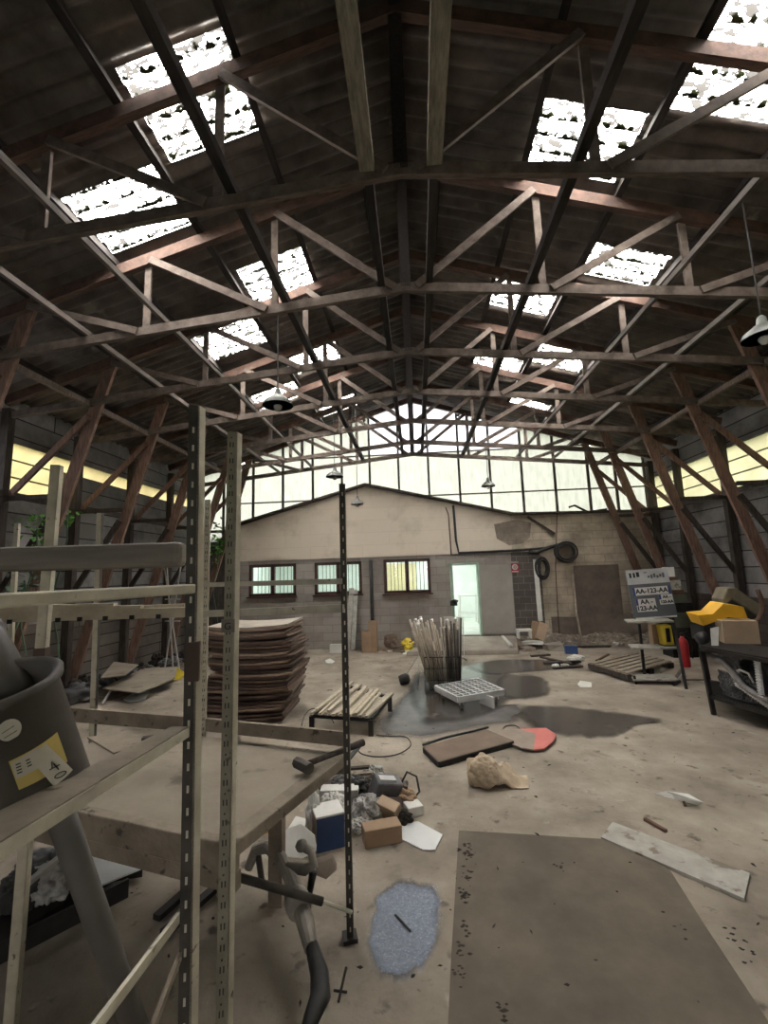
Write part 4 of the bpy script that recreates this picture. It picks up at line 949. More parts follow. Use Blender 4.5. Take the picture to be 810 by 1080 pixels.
# rounded white panel tilted behind the bent arm
p = fl(312, 905); t = MB().prism([(-.13, 0, 0), (.05, 0, 0), (.13, 0, .05), (.12, 0, .13), (-.02, 0, .20), (-.12, 0, .16), (-.16, 0, .07)], (0, .012, 0)).build('rounded_panel', 'white', bevel=.004)
t.location = p; t.rotation_euler = (-.75, 0, -.15); tag(t, 'rounded white panel tilted up behind the bent metal arm', 'panel')
# black machine with cable
p = fl(405, 846); t = thing('black_device', 'black device with a loose cable on top of the junk heap', 'device', p)
q = MB().box((0, 0, .11), (.26, .2, .17), taper=.85).build('device_body', 'darkgrey', None, bevel=.015); q.parent = t; q.rotation_euler = (.12, .2, .4)
q = MB().box((-.02, -.02, .2), (.14, .07, .02)).build('device_panel', 'plastic', None); q.parent = t; q.rotation_euler = (.12, .2, .4)
q = MB().box((.14, .0, .10), (.03, .14, .14)).build('device_end', 'red' if 0 else 'tape', None); q.parent = t; q.rotation_euler = (.12, .2, .4)
q = MB().tube([(.14, .03, .12), (.2, .04, .22), (.28, .0, .2), (.3, -.04, .1), (.25, -.06, .06), (.16, -.03, .1)], .009, 7).build('device_cable', 'black', None, smooth=True); q.parent = t
obox('small_carton', 411, 868, (.17, .09, .16), -.5, 'cardpale', 'small beige printed carton tilted behind the cardboard box', tilt=(.35, .15))
obox('white_carton', 436, 862, (.13, .12, .07), .4, 'white', 'small white carton at the right end of the junk heap')
obox('flat_carton', 357, 842, (.32, .12, .06), .05, 'white', 'flat white carton at the back of the junk heap', z=.05)
r = random.Random(21)
for i in range(9):
    a = fl(335 + r.uniform(-2, 30), 822 + r.uniform(-4, 16), 0) + dz * (.02 + .02 * i % .1); ang = r.uniform(-.2, 1.3); L = r.uniform(.2, .45)
    b = a + Vector((math.cos(ang) * L, math.sin(ang) * L, r.uniform(0, .08)))
    tag(origin_to(MB().beam(a, b, .045, .018).build('scrap_strip', ['post', 'plyedge', 'blackmetal'][i % 3]), a), ['dark timber', 'pale timber', 'black steel'][i % 3] + ' scrap strip at the back of the junk heap', 'strip', ['dark timber', 'pale timber', 'black steel'][i % 3] + ' strips in the junk heap')
obox('yellow_crate', 284, 878, (.16, .14, .15), .5, 'yellow', 'yellow crate half hidden under the platform edge', 'crate')
crumple('dark_rubble', fl(388, 862) + Vector((.0, .02, 0)), (.36, .3, .13), 'darkgrey', 'dark crumpled sheeting beneath the clear plastic bag', 'sheeting', 31, .5)
crumple('brown_paper', fl(430, 850), (.2, .16, .12), 'card', 'crumpled brown paper behind the small white carton', 'paper', 33, .5)

r = random.Random(123)
for i, (x, y, d_, m, lab) in enumerate(((352, 858, (.2, .18, .16), 'white', 'white crumpled sheet just left of the slender post'), (379, 878, (.16, .14, .10), 'plasticbag', 'clear plastic scrap behind the long cardboard box'), (363, 838, (.26, .2, .14), 'darkgrey', 'dark crumpled lump under the flat white carton'),
        (380, 838, (.22, .2, .15), 'black', 'black crumpled lump beside the black device'), (420, 838, (.2, .16, .12), 'darkgrey', 'dark lump behind the black device cable'), (425, 868, (.16, .13, .09), 'dirt', 'dark earthy lump between the small cartons'), (395, 822, (.24, .16, .12), 'plasticbag', 'clear plastic sheeting behind the black device'))):
    crumple('junk_lump', fl(x, y), d_, m, lab, 'rubbish', 140 + i, .55)
obox('long_carton', 399, 862, (.20, .10, .10), .9, 'cardpale', 'pale carton standing askew under the clear plastic', tilt=(.2, .4))
obox('flat_board', 424, 856, (.2, .14, .02), .3, 'tape', 'reddish brown board slanting by the black device', tilt=(.6, .1), z=.03)
# long black angle strips under the platform
for i, (p0, p1) in enumerate((((165, 968), (264, 880)), ((190, 925), (300, 846)), ((172, 985), (240, 925)))):
    a = fl(*p0, .04 + .05 * (i == 1)); b = fl(*p1, .04 + .05 * (i == 1))
    tag(MB().beam(a, b, .05, .03).build('metal_strip', 'blackmetal'), ['longest black steel strip on the floor in front of the platform', 'black steel strip beneath the platform corner', 'short black steel strip nearest the tall posts'][i], 'strip', 'black strips by the platform')
# rubbish under the table
pw = [fl(x, y, .12) for x, y in ((92, 905), (103, 902), (152, 916), (128, 926), (100, 938), (84, 942))]
tag(MB().prism(pw, (0, 0, .01)).build('white_sheet', 'whiterust'), 'bluish white sheet lying under the dusty platform', 'sheet')
p = fl(60, 962); t = thing('black_crate', 'black tray with rubbish under the dusty platform', 'tray', p)
pw = [fl(x, y, .02) for x, y in ((-10, 1010), (120, 930), (150, 925), (128, 905), (20, 940), (-40, 975))]
MB().prism(pw, (0, 0, .05)).build('tray_base', 'blackmetal', t)
pts = [fl(-10, 1010, .08), fl(135, 936, .08)]; MB().beam(pts[0], pts[1], .02, .1).build('tray_rim', 'black', t)
for i, (x, y) in enumerate(((35, 935), (50, 950), (22, 955), (66, 930))):
    crumple('rubbish_bag', fl(x, y, .07), (.28, .24, .2), ['darkgrey', 'plasticbag', 'black', 'darkgrey'][i], ['dark grey rubbish bag', 'shiny torn rubbish bag', 'black rubbish bag', 'small dark rubbish bag'][i] + [' in the middle of the black tray', ' at the front of the black tray', ' at the left end of the black tray', ' by the fat pipe in the black tray'][i], 'bag', 40 + i, .5)
a = fl(25, 935, .25); b = fl(62, 905, .3); tag(MB().beam(a, b, .04, .02).build('grey_lath', 'galv'), 'grey metal lath leaning over the black tray', 'lath')

# ------------------------------------------------------------------ bent metal arm lying in front
pts = [(262, 915, .25), (270, 896, .36), (283, 893, .4), (296, 905, .4), (306, 925, .38), (314, 948, .36), (321, 970, .34), (328, 1000, .32)]
P_ = [fl(x, y, z - .14) for x, y, z in pts]
t = thing('bent_metal_arm', 'bent grey metal arm with black rubber end lying beside the slender post', 'arm', Vector((P_[4].x, P_[4].y, 0)))
MB().tube(P_, [.028, .033, .036, .036, .038, .046, .044, .032], 12).build('arm_tube', 'castiron', t)
g_ = [fl(x, y, z - .14) for x, y, z in ((329, 998, .32), (337, 1028, .31), (338, 1050, .3), (328, 1075, .28), (318, 1105, .24))]
MB().tube(g_, [.03, .04, .043, .033, .02], 12).build('rubber_sleeve', 'black', t, smooth=True)
cp = fl(314, 952, .23); MB().lathe([(0, -.045), (.06, -.045), (.066, 0), (.06, .045), (0, .045)], 16, cp, frame_from_axis(P_[6] - P_[4])).build('clamp_collar', 'castiron', t, smooth=True)
k_ = [fl(x, y, z - .14) for x, y, z in ((303, 915, .4), (322, 917, .42), (331, 912, .46), (328, 898, .5), (318, 892, .52))]
MB().tube(k_, [.028, .03, .026, .022, .024], 10).build('side_arm', 'castiron', t, smooth=True)
MB().lathe([(0, -.03), (.026, -.022), (.036, 0), (.026, .022), (0, .03)], 14, k_[-1], Matrix.Identity(3)).build('knob', 'castiron', t, smooth=True)
w_ = [fl(x, y, z - .14) for x, y, z in ((332, 912, .44), (350, 905, .42), (355, 918, .36), (344, 928, .34), (334, 924, .38))]
MB().prism(w_, (0, .02, .02)).build('guard_plate', 'greyboard', t, bevel=.004)
l_ = [fl(x, y, z - .14) for x, y, z in ((330, 920, .42), (326, 945, .3), (323, 975, .18))]
MB().tube(l_, [.022, .016, .005], 8).build('spike', 'black', t, smooth=True)
for (x, y, zz) in ((272, 900, .34), (328, 1000, .30)):
    q = fl(x, y, zz - .14); MB().tube([q, (q.x + .02, q.y + .03, 0)], .02, 8).build('leg', 'blackmetal', t, smooth=True)

# ------------------------------------------------------------------ against the block wall
def gnd(px, py, back=11.05):
    P_ = fl(px, py)
    return P_ if P_.y <= back else dp(px, py, back)
# low bank of earth and rubble where the side wall meets the floor
mb = MB(); r = random.Random(88); nx, ny = 46, 10; V = []
for i in range(nx + 1):
    for j in range(ny + 1):
        x = 2.35 + (6.0 - 2.35) * i / nx; v = j / ny; y = 11.0 + .58 * v + .08 * math.sin(x * 2.1) * (1 - v)
        V.append((x, y, max(.0, .26 * v ** 1.3 + (r.uniform(-.03, .03) + .03 * math.sin(x * 5 + v * 4)) * min(1, v * 3)) - (.01 if j == 0 else 0)))
mb.add(V, [(i * (ny + 1) + j, (i + 1) * (ny + 1) + j, (i + 1) * (ny + 1) + j + 1, i * (ny + 1) + j + 1) for i in range(nx) for j in range(ny)])
tag(mb.build('earth_bank', 'rubble', smooth=False), 'low bank of earth and rubble along the foot of the pale block wall', 'earth bank', kind='stuff')
obox('white_case', 355, 682, (.32, .16, .2), .0, 'white', 'white case on the floor at the foot of the block wall')
for i, (x0, y0, x1, y1, w_) in enumerate(((366, 681, 371, 620, .12), (372, 680, 375.5, 622, .1))):
    a = dp(x0, y0, YF - .3); a.z = .005; b = dp(x1, y1, YF - .08)
    tag(MB().beam(a, b, .03, w_, up=(1, 0, 0)).build('leaning_plank', 'galv'), ['wider', 'narrower'][i] + ' pale plank leaning on the wall under the middle window', 'plank', 'planks leaning on the block wall')
obox('cardboard_box', 386.5, 683.5, (.22, .22, .5), .05, 'card', 'lower of two tall cardboard boxes by the wall pipe')
obox('cardboard_box', 394, 682.5, (.2, .2, .74), -.08, 'card', 'taller of two cardboard boxes by the wall pipe')
obox('small_carton', 386, 686, (.2, .14, .07), .1, 'ylabel', 'flat yellowish carton in front of the cardboard boxes')
a = dp(391, 588, YF - .05); tag(MB().tube([(a.x, a.y, .3), (a.x, a.y, 2.24)], .045, 12).build('wall_pipe', 'black', smooth=True), 'black vertical pipe on the block wall between the windows', 'pipe')
crumple('yellow_bag', gnd(430, 685), (.34, .25, .27), 'yellowbright', 'crumpled yellow bag at the foot of the wall left of the rods', 'bag', 51, .45)
crumple('brown_bag', gnd(413, 683), (.4, .3, .34), 'brownboard', 'brown sack at the wall beside the yellow bag', 'sack', 52, .35)
for i in range(5):
    a = fl(402 + i * 3, 684 + (i % 3) * 2.2) + dz * .03; b = fl(424 + i * 2, 685 + (i % 2) * 4) + dz * .03
    if i > 2: a = gnd(419 + 6 * i - 18, 684) + dz * .03; b = dp(440, 678 - 6 * (i - 3), 11.0)
    tag(origin_to(MB().beam(a, b, .09, .035).build('short_plank', ['card', 'plyedge', 'rod'][i % 3]), a), ['brown plank lying flat nearest the cardboard boxes', 'grey plank lying flat before the brown sack', 'pale plank lying flat before the yellow bag', 'brown plank propped behind the yellow bag, lower one', 'plank propped highest behind the yellow bag'][i], 'plank', 'short planks at the block wall')
tag(flat('paper_scrap', [(343, 697), (348, 695), (353, 698), (350, 700), (344, 700)], .001, .012, 'white'), 'white paper scrap alone on the floor beyond the slat frame', 'paper')
tag(flat('paper_scrap', [(424, 688), (430, 685.5), (436, 688), (432, 690.5), (425, 690.5)], .001, .012, 'white'), 'pale paper scrap on the floor before the yellow bag', 'paper')
tag(flat('paper_scrap', [(609, 722), (612, 718), (624, 720), (624, 725), (612, 725)], .001, .006, 'white'), 'pale paper sheet on the open floor before the pallet', 'paper')
a = fl(530, 672, .22); b = fl(539, 681, .17); tag(MB().tube([a, b], .05, 10).build('white_tube', 'white', smooth=True), 'white tube lying on the ramp under the door leaf', 'tube')
# sign plate with red symbol
p = dp(543, 598, YF - .03); t = thing('fire_sign', 'small red and white fire sign on the wall right of the door leaf', 'sign', p)
MB().box(p, (.19, .012, .28)).build('sign_plate', 'red', t)
MB().lathe([(0, -.004), (.075, -.004), (.075, .004), (0, .004)], 18, p + Vector((0, -.012, .0)), Matrix.Rotation(1.57, 3, 'X')).build('white_symbol', 'white', t)
MB().tube([p + Vector((.03 * math.cos(q_) * 1, -.02, .03 * math.sin(q_))) for q_ in [k * .5 for k in range(13)]], .009, 6).build('hose_symbol', 'red', t)
MB().box(p + Vector((0, -.008, -.115)), (.16, .006, .03)).build('white_stripe', 'white', t)
# hose coils
for i, (px, py, rr, lab) in enumerate(((571, 595, .19, 'hanging coil of black hose on the dark block strip'), (596, 582, .23, 'larger coil of black hose hung on the pale block wall'))):
    p = dp(px, py, YF - .12); t = thing('hose_coil', lab, 'hose', p, 'hose coils on the wall'); r = random.Random(60 + i)
    MB().box(p + Vector((0, .06, rr)), (.05, .12, .05)).build('hook', 'rust', t)
    for k in range(7):
        q = rr + r.uniform(-.05, .04); tl = r.uniform(-.06, .06)
        MB().tube([p + Vector((q * math.cos(a_) * (.75 if i == 0 else 1), -.03 * k + .05 + tl * math.sin(a_) * .3, q * math.sin(a_) * (1.25 if i == 0 else .95) - (.1 if i == 0 else 0))) for a_ in [j * math.pi / 12 for j in range(25)]], .023, 8, caps=False).build('hose_loop', 'black', t, smooth=True)
# conduits on the wall
def wire(pts, rr, label, m='black', y=YF - .05, name='wall_cable'):
    tag(MB().tube([dp(x, y_, y) for x, y_ in pts], rr, 6).build(name, m, smooth=True), label, 'cable')
wire([(478, 533), (479, 545), (481, 570), (484, 583), (510, 582), (550, 580), (575, 578)], .03, 'dark pipe dropping from the wall top and running above the door')
wire([(470, 535), (473, 543), (476, 585)], .014, 'thin conduit beside the dark pipe left of the doorway', 'rust')
wire([(604, 574), (592, 574), (580, 577), (572, 580), (566, 583), (558, 582)], .05, 'thick black hose end above the dark block strip')
wire([(600, 535), (606, 533), (620, 540), (640, 537)], .03, 'dark sagging pipe under the coping, pale block wall', 'post')
wire([(588, 535), (587, 560), (586, 600), (588, 640), (590, 668)], .012, 'thin vertical cable down the pale block wall', 'rust')
a = gnd(613, 674); b = dp(604, 612, YF - .1); tag(MB().tube([a, a.lerp(b, .5) + Vector((-.03, 0, 0)), b, b + Vector((.04, .05, .15))], .025, 8).build('leaning_pole', 'rod', smooth=True), 'bent pole leaning against the brown rendered patch', 'pole')
a = dp(570, 655, YF - .3); b = dp(564.5, 590, YF - .12)
tag(MB().beam(a, b, .03, .11, up=(1, 0, 0)).build('white_batten', 'white'), 'white painted batten standing against the dark block strip', 'batten')
# debris on the floor below
def board(name, pts, z, th, m, label, cat='board'):
    return tag(MB().prism([fl(x, y, z) for x, y in pts], (0, 0, th)).build(name, m), label, cat)
a = gnd(569, 675); q = MB().box((0, 0, .2), (.22, .05, .42)).build('tilted_board', 'cardpale'); q.location = (a.x, a.y, a.z + .02); q.rotation_euler = (-.3, .45, .1); tag(q, 'tan board propped at the foot of the white batten', 'board')
q = MB().box((0, 0, .2), (.14, .05, .44)).build('tilted_board', 'card'); q.location = (a.x - .12, a.y + .08, a.z + .02); q.rotation_euler = (-.2, .25, .1); tag(q, 'darker brown board behind the tan propped board', 'board')
t = thing('white_stool', 'small white step stool at the end of the ramp', 'stool', gnd(553, 673))
pc = gnd(553, 673); MB().box(pc + dz * .19, (.34, .2, .05)).build('seat', 'white', t)
for s_ in (-.14, .14): MB().box(pc + Vector((s_, 0, .085)), (.04, .18, .17)).build('leg', 'white', t)
r = random.Random(71)
def chunk(px, py, dims, m, label, cat, rz=0, seed=0, z=0):
    rr = random.Random(seed); mb = MB().box((0, 0, dims[2] / 2), dims); mb.v = [(v[0] + rr.uniform(-.2, .2) * dims[0], v[1] + rr.uniform(-.2, .2) * dims[1], max(0, v[2] + rr.uniform(-.15, .15) * dims[2]) if v[2] > .001 else 0) for v in mb.v]
    o = mb.build(label.split()[1] if 0 else cat.replace(' ', '_'), m, bevel=.01); p = gnd(px, py); o.location = (p.x, p.y, max(p.z, z) + .001); o.rotation_euler = (0, 0, rz); tag(o, label, cat); return o
chunk(563, 679, (.42, .25, .07), 'white', 'white broken slab below the tan propped board', 'slab', -.3, 1)
chunk(584, 686, (.45, .3, .15), 'concrete_slab', 'broken concrete lump at the foot of the pale wall', 'rubble', .1, 2)
chunk(546, 684, (.4, .3, .09), 'plyedge', 'flat rubble piece at the corner of the ramp', 'rubble', .2, 3)
chunk(556, 686, (.35, .2, .08), 'greyboard', 'grey rubble piece beyond the ramp corner', 'rubble', .5, 4)
chunk(570, 682, (.3, .22, .09), 'dirt', 'dark rubble piece below the white broken slab', 'rubble', .1, 5)
chunk(626, 683, (.7, .12, .05), 'dirt', 'long dark rubble strip before the brown rendered patch', 'rubble', .05, 6)
obox('blue_box', 604, 690, (.26, .18, .17), -.15, 'blue', 'small dark blue box in the rubble before the pale wall')
crumple('white_rag', gnd(608, 697), (.36, .2, .12), 'white', 'crumpled white rag below the small blue box', 'rag', 77, .4)
crumple('rag_scrap', gnd(586, 704), (.16, .12, .07), 'white', 'small white rag scrap at the far edge of the puddle', 'rag', 78, .4)
crumple('rag_scrap', gnd(596, 703), (.18, .1, .06), 'flakywhite', 'dull rag scrap right of the small white rag scrap', 'rag', 79, .4)
for i, (x0, y0, x1, y1) in enumerate(((571, 694, 604, 702), (574, 700, 612, 699), (584, 706, 614, 704), (560, 693, 580, 692))):
    a = fl(x0, y0) + dz * .02; b = fl(x1, y1) + dz * .03
    tag(MB().beam(a, b, .09, .03).build('dark_batten', 'post'), ['dark batten crossing diagonally behind the puddle', 'dark batten lying flat behind the puddle', 'dark batten nearest the puddle edge', 'short dark batten closest to the ramp'][i], 'batten', 'dark battens behind the puddle')
a = fl(648, 679, .06); b = fl(662, 677, .06); tag(MB().beam(a, b, .1, .05).build('white_lath', 'white'), 'white lath on the floor left of the shelf cart', 'lath')
a = fl(629, 697, .02); b = fl(642, 690, .1); tag(MB().beam(a, b, .04, .03).build('thin_stick', 'rust'), 'thin stick sticking up beside the pallet', 'stick')
# ------------------------------------------------------------------ pallet
A, B_, C_, D_ = fl(621, 699, .13), fl(663, 711, .13), fl(709, 698, .13), fl(668, 688, .13)
t = thing('wooden_pallet', 'old wooden pallet on the floor behind the shelf cart', 'pallet', ((A.x + C_.x) / 2, (A.y + C_.y) / 2, 0))
def bil(u, v): return A * (1 - u) * (1 - v) + B_ * u * (1 - v) + C_ * u * v + D_ * (1 - u) * v
for k in range(6): MB().beam(bil((k + .5) / 6, 0), bil((k + .5) / 6, 1), .105, .024).build('deck_board', 'plyedge', t)
for k in (.02, .5, .98):
    MB().beam(bil(0, k) - dz * .06, bil(1, k) - dz * .06, .09, .09).build('bearer', 'post', t)

# ------------------------------------------------------------------ shelf cart with sign
y0 = 7.45
f0 = fl(670, 722); f1 = fl(724, 726)
t = thing('shelf_cart', 'three tier metal shelf cart carrying the number plate sign', 'cart', ((f0.x + f1.x) / 2, f0.y, 0))
yb = f0.y + .02
def sh(pts, zz): MB().prism([fl(x, y, zz) for x, y in pts], (0, 0, -.03)).build('shelf', 'galv', t)
zs = [.26, .80, 1.30]
l0 = dp(668, 713, yb); 
for (xa, ya, xb, yb_, dx) in ((668, 713, 716, 720, 0), (666, 681, 717, 685, 0), (662, 654, 711, 656, 0)):
    a = dp(xa, ya, f0.y); b = dp(xb, yb_, f0.y - .05); zz = (a.z + b.z) / 2; a.z = b.z = zz
    MB().prism([a, b, b + Vector((.1, .36, 0)), a + Vector((.1, .36, 0))], (0, 0, -.03)).build('shelf', 'flakywhite', t, bevel=.004)
MB().beam((f0.x + .02, f0.y + .02, 0), (dp(668, 713, f0.y).x + .02, f0.y + .02, dp(668, 713, f0.y).z), .03, .03).build('leg', 'blackmetal', t)
q0 = dp(681, 722, f0.y + .34); q1 = dp(674, 658, f0.y + .34); MB().beam((q0.x, q0.y, 0), q1, .035, .035).build('leg', 'blackmetal', t)
q0 = fl(724, 727); q1 = dp(709, 650, f0.y + .1); MB().beam((q0.x, q0.y, 0), q1, .04, .04).build('leg', 'blackmetal', t)
q0 = fl(709, 722); MB().tube([dp(717, 718, f0.y - .03), dp(710, 722, f0.y - .08), (q0.x, f0.y - .1, 0)], .02, 8).build('leg', 'blackmetal', t, smooth=True)
MB().beam(dp(720, 705, f0.y + .1), dp(712, 716, f0.y + .3), .02, .05).build('brace', 'galv', t)
MB().beam(dp(724, 717, f0.y), dp(748, 717, f0.y - .3), .015, .015).build('side_bar', 'blackmetal', t)
# sign board
A = dp(670, 655, f0.y + .03); A.z = dp(662, 654, f0.y).z + .003
ex = Vector((1, -.05, .05)).normalized(); ey = Vector((-.10, .12, 1)); ey = (ey - ex * ey.dot(ex)).normalized()
W_, H_ = .66, .80
ez = ex.cross(ey)
t = thing('plate_sign', 'grey and white display board with sample number plates on the cart', 'sign', A)
def quad(name, u0, v0, u1, v1, m, off, th=.004):
    P_ = [A + ex * (u * W_) + ey * (v * H_) + ez * off for u, v in ((u0, v0), (u1, v0), (u1, v1), (u0, v1))]
    return MB().prism(P_, ez * -th).build(name, m, t)
quad('sign_board', 0, 0, 1.0, 1, 'signgrey', 0, .02)
quad('white_header', 0, .70, 1.0, 1, 'plastic', .004)
def at(u, v, off=.012): return A + ex * (u * W_) + ey * (v * H_) + ez * off
def plate(u0, v0, u1, v1, lines, size, end=True):
    quad('number_plate', u0, v0, u1, v1, 'white', .008)
    quad('blue_band', u0, v0 if len(lines) == 1 else (v0 + v1) / 2, u0 + .05, v1, 'plateblue', .0095)
    if end and len(lines) == 1: quad('blue_band', u1 - .05, v0, u1, v1, 'plateblue', .0095)
    for i, s_ in enumerate(lines):
        v = v1 - (v1 - v0) * (i + .5) / len(lines)
        text_mesh(s_, size, 'plate_text', 'ink', t, at((u0 + u1) / 2 + (.02 if len(lines) > 1 and i == 0 else 0), v, .011), ex, ey, bold=.0035)
plate(.08, .47, .96, .63, ['AA-123-AA'], .104)
plate(.10, .14, .56, .40, ['AA -', '123-AA'], .10)
plate(.66, .26, .98, .46, ['AA -', '123-AA'], .062)
for u, v, s1 in ((.07, .84, .05), (.16, .84, .05), (.24, .85, .07)): quad('header_logo', u, v, u + s1, v + .1, 'ink', .007)
for k in range(6): quad('header_print', .50 + .07 * k, .82 - .015 * (k % 2) , .55 + .07 * k, .86 + .02 * (k % 3), 'signgrey', .007)
quad('header_print', .42, .92, .50, .94, 'signgrey', .007)
quad('base_strip', .02, .0, .98, .03, 'white', .006)
# things around the cart
p = fl(705, 700, 0)
q = dp(706, 678, f0.y + .1); zsh = dp(717, 685, f0.y).z
t = thing('yellow_case', 'bright yellow tool case on the middle shelf of the cart', 'case', (q.x, q.y, zsh))
MB().box((q.x, q.y + .1, zsh + .19), (.17, .16, .36), ry=-.08).build('case_body', 'yellowbright', t, bevel=.02)
MB().box((q.x, q.y + .015, zsh + .21), (.06, .02, .22)).build('case_slot', 'black', t)
MB().box((q.x, q.y + .05, zsh + .03), (.2, .2, .05)).build('case_base', 'black', t)
q = dp(694, 668, f0.y + .35); tag(MB().box((q.x - .05, q.y, zsh + .19), (.14, .14, .36)).build('cardboard_box', 'card', bevel=.005), 'brown cardboard box behind the yellow tool case', 'box')
e = fl(723, 703); t = thing('fire_extinguisher', 'red fire extinguisher standing behind the shelf cart', 'fire extinguisher', e)
MB().lathe([(0, 0), (.085, 0), (.09, .02), (.09, .42), (.075, .48), (.035, .52), (.03, .55), (0, .55)], 24, e).build('cylinder', 'red', t, smooth=True)
MB().lathe([(.0, .55), (.03, .55), (.035, .6), (0, .6)], 12, e).build('valve', 'blackmetal', t); MB().beam(e + dz * .6 + Vector((-.03, 0, 0)), e + Vector((.12, 0, .63)), .02, .02).build('handle', 'black', t)
MB().tube([e + Vector((.03, 0, .57)), e + Vector((.14, -.02, .5)), e + Vector((.13, -.03, .15))], .012, 8).build('hose', 'black', t, smooth=True)
# white and red boxes stacked behind the sign
yq = f0.y + .55; zb_ = 1.30
a = dp(718, 668, yq)
t = thing('tall_locker', 'dark steel cabinet behind the shelf cart', 'cabinet', (dp(722, 700, 9.8).x, 9.9, 0))
cxl = dp(722, 700, 9.8).x; yq = 9.6
MB().box((cxl, yq + .3, .55), (.5, .4, 1.1)).build('cabinet_body', 'blackmetal', t, bevel=.01); MB().box((cxl, yq + .08, .75), (.42, .03, .3)).build('door', 'olive', t)
for i, (dz_, m, lab) in enumerate(((1.1, 'olive', 'dull olive box on the dark cabinet, lowest of the pile'), (1.26, 'rust', 'red brown flat box in the pile beside the sign'), (1.36, 'flakywhite', 'dull white box in the pile beside the sign'), (1.56, 'rust', 'upper red brown flat box in the pile beside the sign'), (1.63, 'white', 'white box on top of the pile beside the sign'))):
    hh = (.16, .1, .2, .07, .2)[i]
    o = MB().box((0, 0, hh / 2), (.32 - .03 * i, .26, hh)).build('stacked_box', m, bevel=.006); o.location = (cxl - .0 - .02 * i, yq + .25, dz_ + .001); o.rotation_euler = (0, 0, -.1 * i); tag(o, lab, 'box', 'boxes piled beside the sign')
# ------------------------------------------------------------------ workbench trolley with car parts
g0 = fl(753, 754); 
t = thing('steel_stand', 'black steel stand carrying the yellow cover and cardboard box', 'stand', g0)
ht = .98
topL = dp(737, 668, g0.y); ht = dp(764, 678, g0.y + .12).z - .05
back = Vector((.45, .75, 0)); rightv = (fl(806, 772) - g0) * 1.6
c4 = [Vector((g0.x, g0.y, 0)), Vector((g0.x, g0.y, 0)) + rightv, Vector((g0.x, g0.y, 0)) + rightv + back, Vector((g0.x, g0.y, 0)) + back]
lean_ = Vector((topL.x - g0.x, 0, 0))
for q in c4: MB().beam(q, q + dz * ht + lean_, .045, .045).build('leg', 'blackmetal', t)
for k in range(4):
    for zz in (.22, ht): MB().beam(c4[k] + dz * zz + lean_ * (zz / ht), c4[(k + 1) % 4] + dz * zz + lean_ * (zz / ht), .04, .04).build('frame_rail', 'blackmetal', t)
tl4 = [q + dz * (ht + .02) + lean_ for q in c4]; MB().prism(tl4, (0, 0, .02)).build('top_sheet', 'blackmetal', t)
MB().prism([q + dz * .24 + lean_ * .2 for q in c4], (0, 0, .015)).build('lower_shelf', 'blackmetal', t)
ztop = ht + .04
# honeycomb grille and curved bumper parts inside the stand, turned to the open side
ru = rightv.normalized(); bv = Vector((-ru.y, ru.x, 0)); zl = .26
def IN(a_, b_, z_): return c4[0] + ru * a_ + bv * b_ + Vector((lean_.x * z_ / ht, 0, z_))
def mesh_panel(name, label, org, ux, uy, nu, nv, cell, m):
    mb = MB(); n_ = ux.cross(uy).normalized()
    def P(i, j): return org + ux * (cell * (i + .5 * (j % 2))) + uy * (cell * .86 * j) + n_ * (.05 * math.sin(i * .35) + .03 * math.sin(j * .5))
    for i in range(nu + 1):
        for j in range(nv + 1):
            if i < nu: mb.beam(P(i, j), P(i + 1, j), cell * .16, cell * .3, up=n_)
            if j < nv:
                mb.beam(P(i, j), P(i, j + 1), cell * .16, cell * .3, up=n_)
                k = i - 1 if j % 2 == 0 else i + 1
                if 0 <= k <= nu: mb.beam(P(i, j), P(k, j + 1), cell * .16, cell * .3, up=n_)
    return tag(mb.build(name, m), label, 'grille')
up_ = Vector((0, .12, 1)).normalized()
mesh_panel('honeycomb_grille', 'large grey honeycomb grille standing low in the steel stand', IN(.08, .12, .27), ru, up_, 9, 6, .055, 'darkgrey')
mesh_panel('honeycomb_grille', 'small grey honeycomb grille high at the near end of the stand', IN(.10, .2, .60), ru, up_, 5, 5, .05, 'castdark')
def arc_part(name, label, pts, rs, m, cat='car part'):
    return tag(MB().tube([IN(*q) for q in pts], rs, 12).build(name, m, smooth=True), label, cat)
arc_part('curved_bumper', 'curved charcoal bumper sweeping down across the stand', [(.06, .07, .74), (.2, .06, .70), (.34, .05, .58), (.44, .03, .45), (.6, .03, .38), (.85, .03, .34)], [.02, .035, .04, .04, .04, .03], 'castdark')
arc_part('black_hose', 'thick black hose arching in the upper part of the stand', [(.28, .3, .40), (.32, .26, .66), (.46, .24, .80), (.62, .22, .68), (.70, .2, .46)], [.045, .05, .055, .05, .045], 'black')
arc_part('duct_part', 'charcoal duct moulding behind the louvred strip', [(.60, .36, .34), (.68, .34, .62), (.84, .3, .72), (.95, .28, .42)], [.06, .08, .08, .055], 'darkgrey')
arc_part('grey_lever', 'bent grey metal lever in the middle of the stand', [(.34, .1, .56), (.40, .09, .62), (.50, .09, .60), (.53, .1, .50)], [.012, .014, .014, .01], 'galv')
mb = MB()
for k in range(18): mb.box(IN(.40 + .026 * k, -.0, .46 - .0125 * k), (.016, .03, .04), rz=.2)
mb.beam(IN(.39, .015, .465), IN(.87, .015, .235), .012, .045)
tag(mb.build('ribbed_strip', 'galv'), 'ribbed pale strip slanting across the lower stand', 'strip')
mb = MB()
for k in range(15): mb.box(IN(.66 + .003 * k, .01, .36 + .03 * k), (.055, .02, .018), rz=math.atan2(ru.y, ru.x))
mb.beam(IN(.66, .025, .34), IN(.70, .025, .80), .05, .012)
tag(mb.build('louvre_strip', 'plastic'), 'pale louvred strip standing upright in the stand', 'strip')
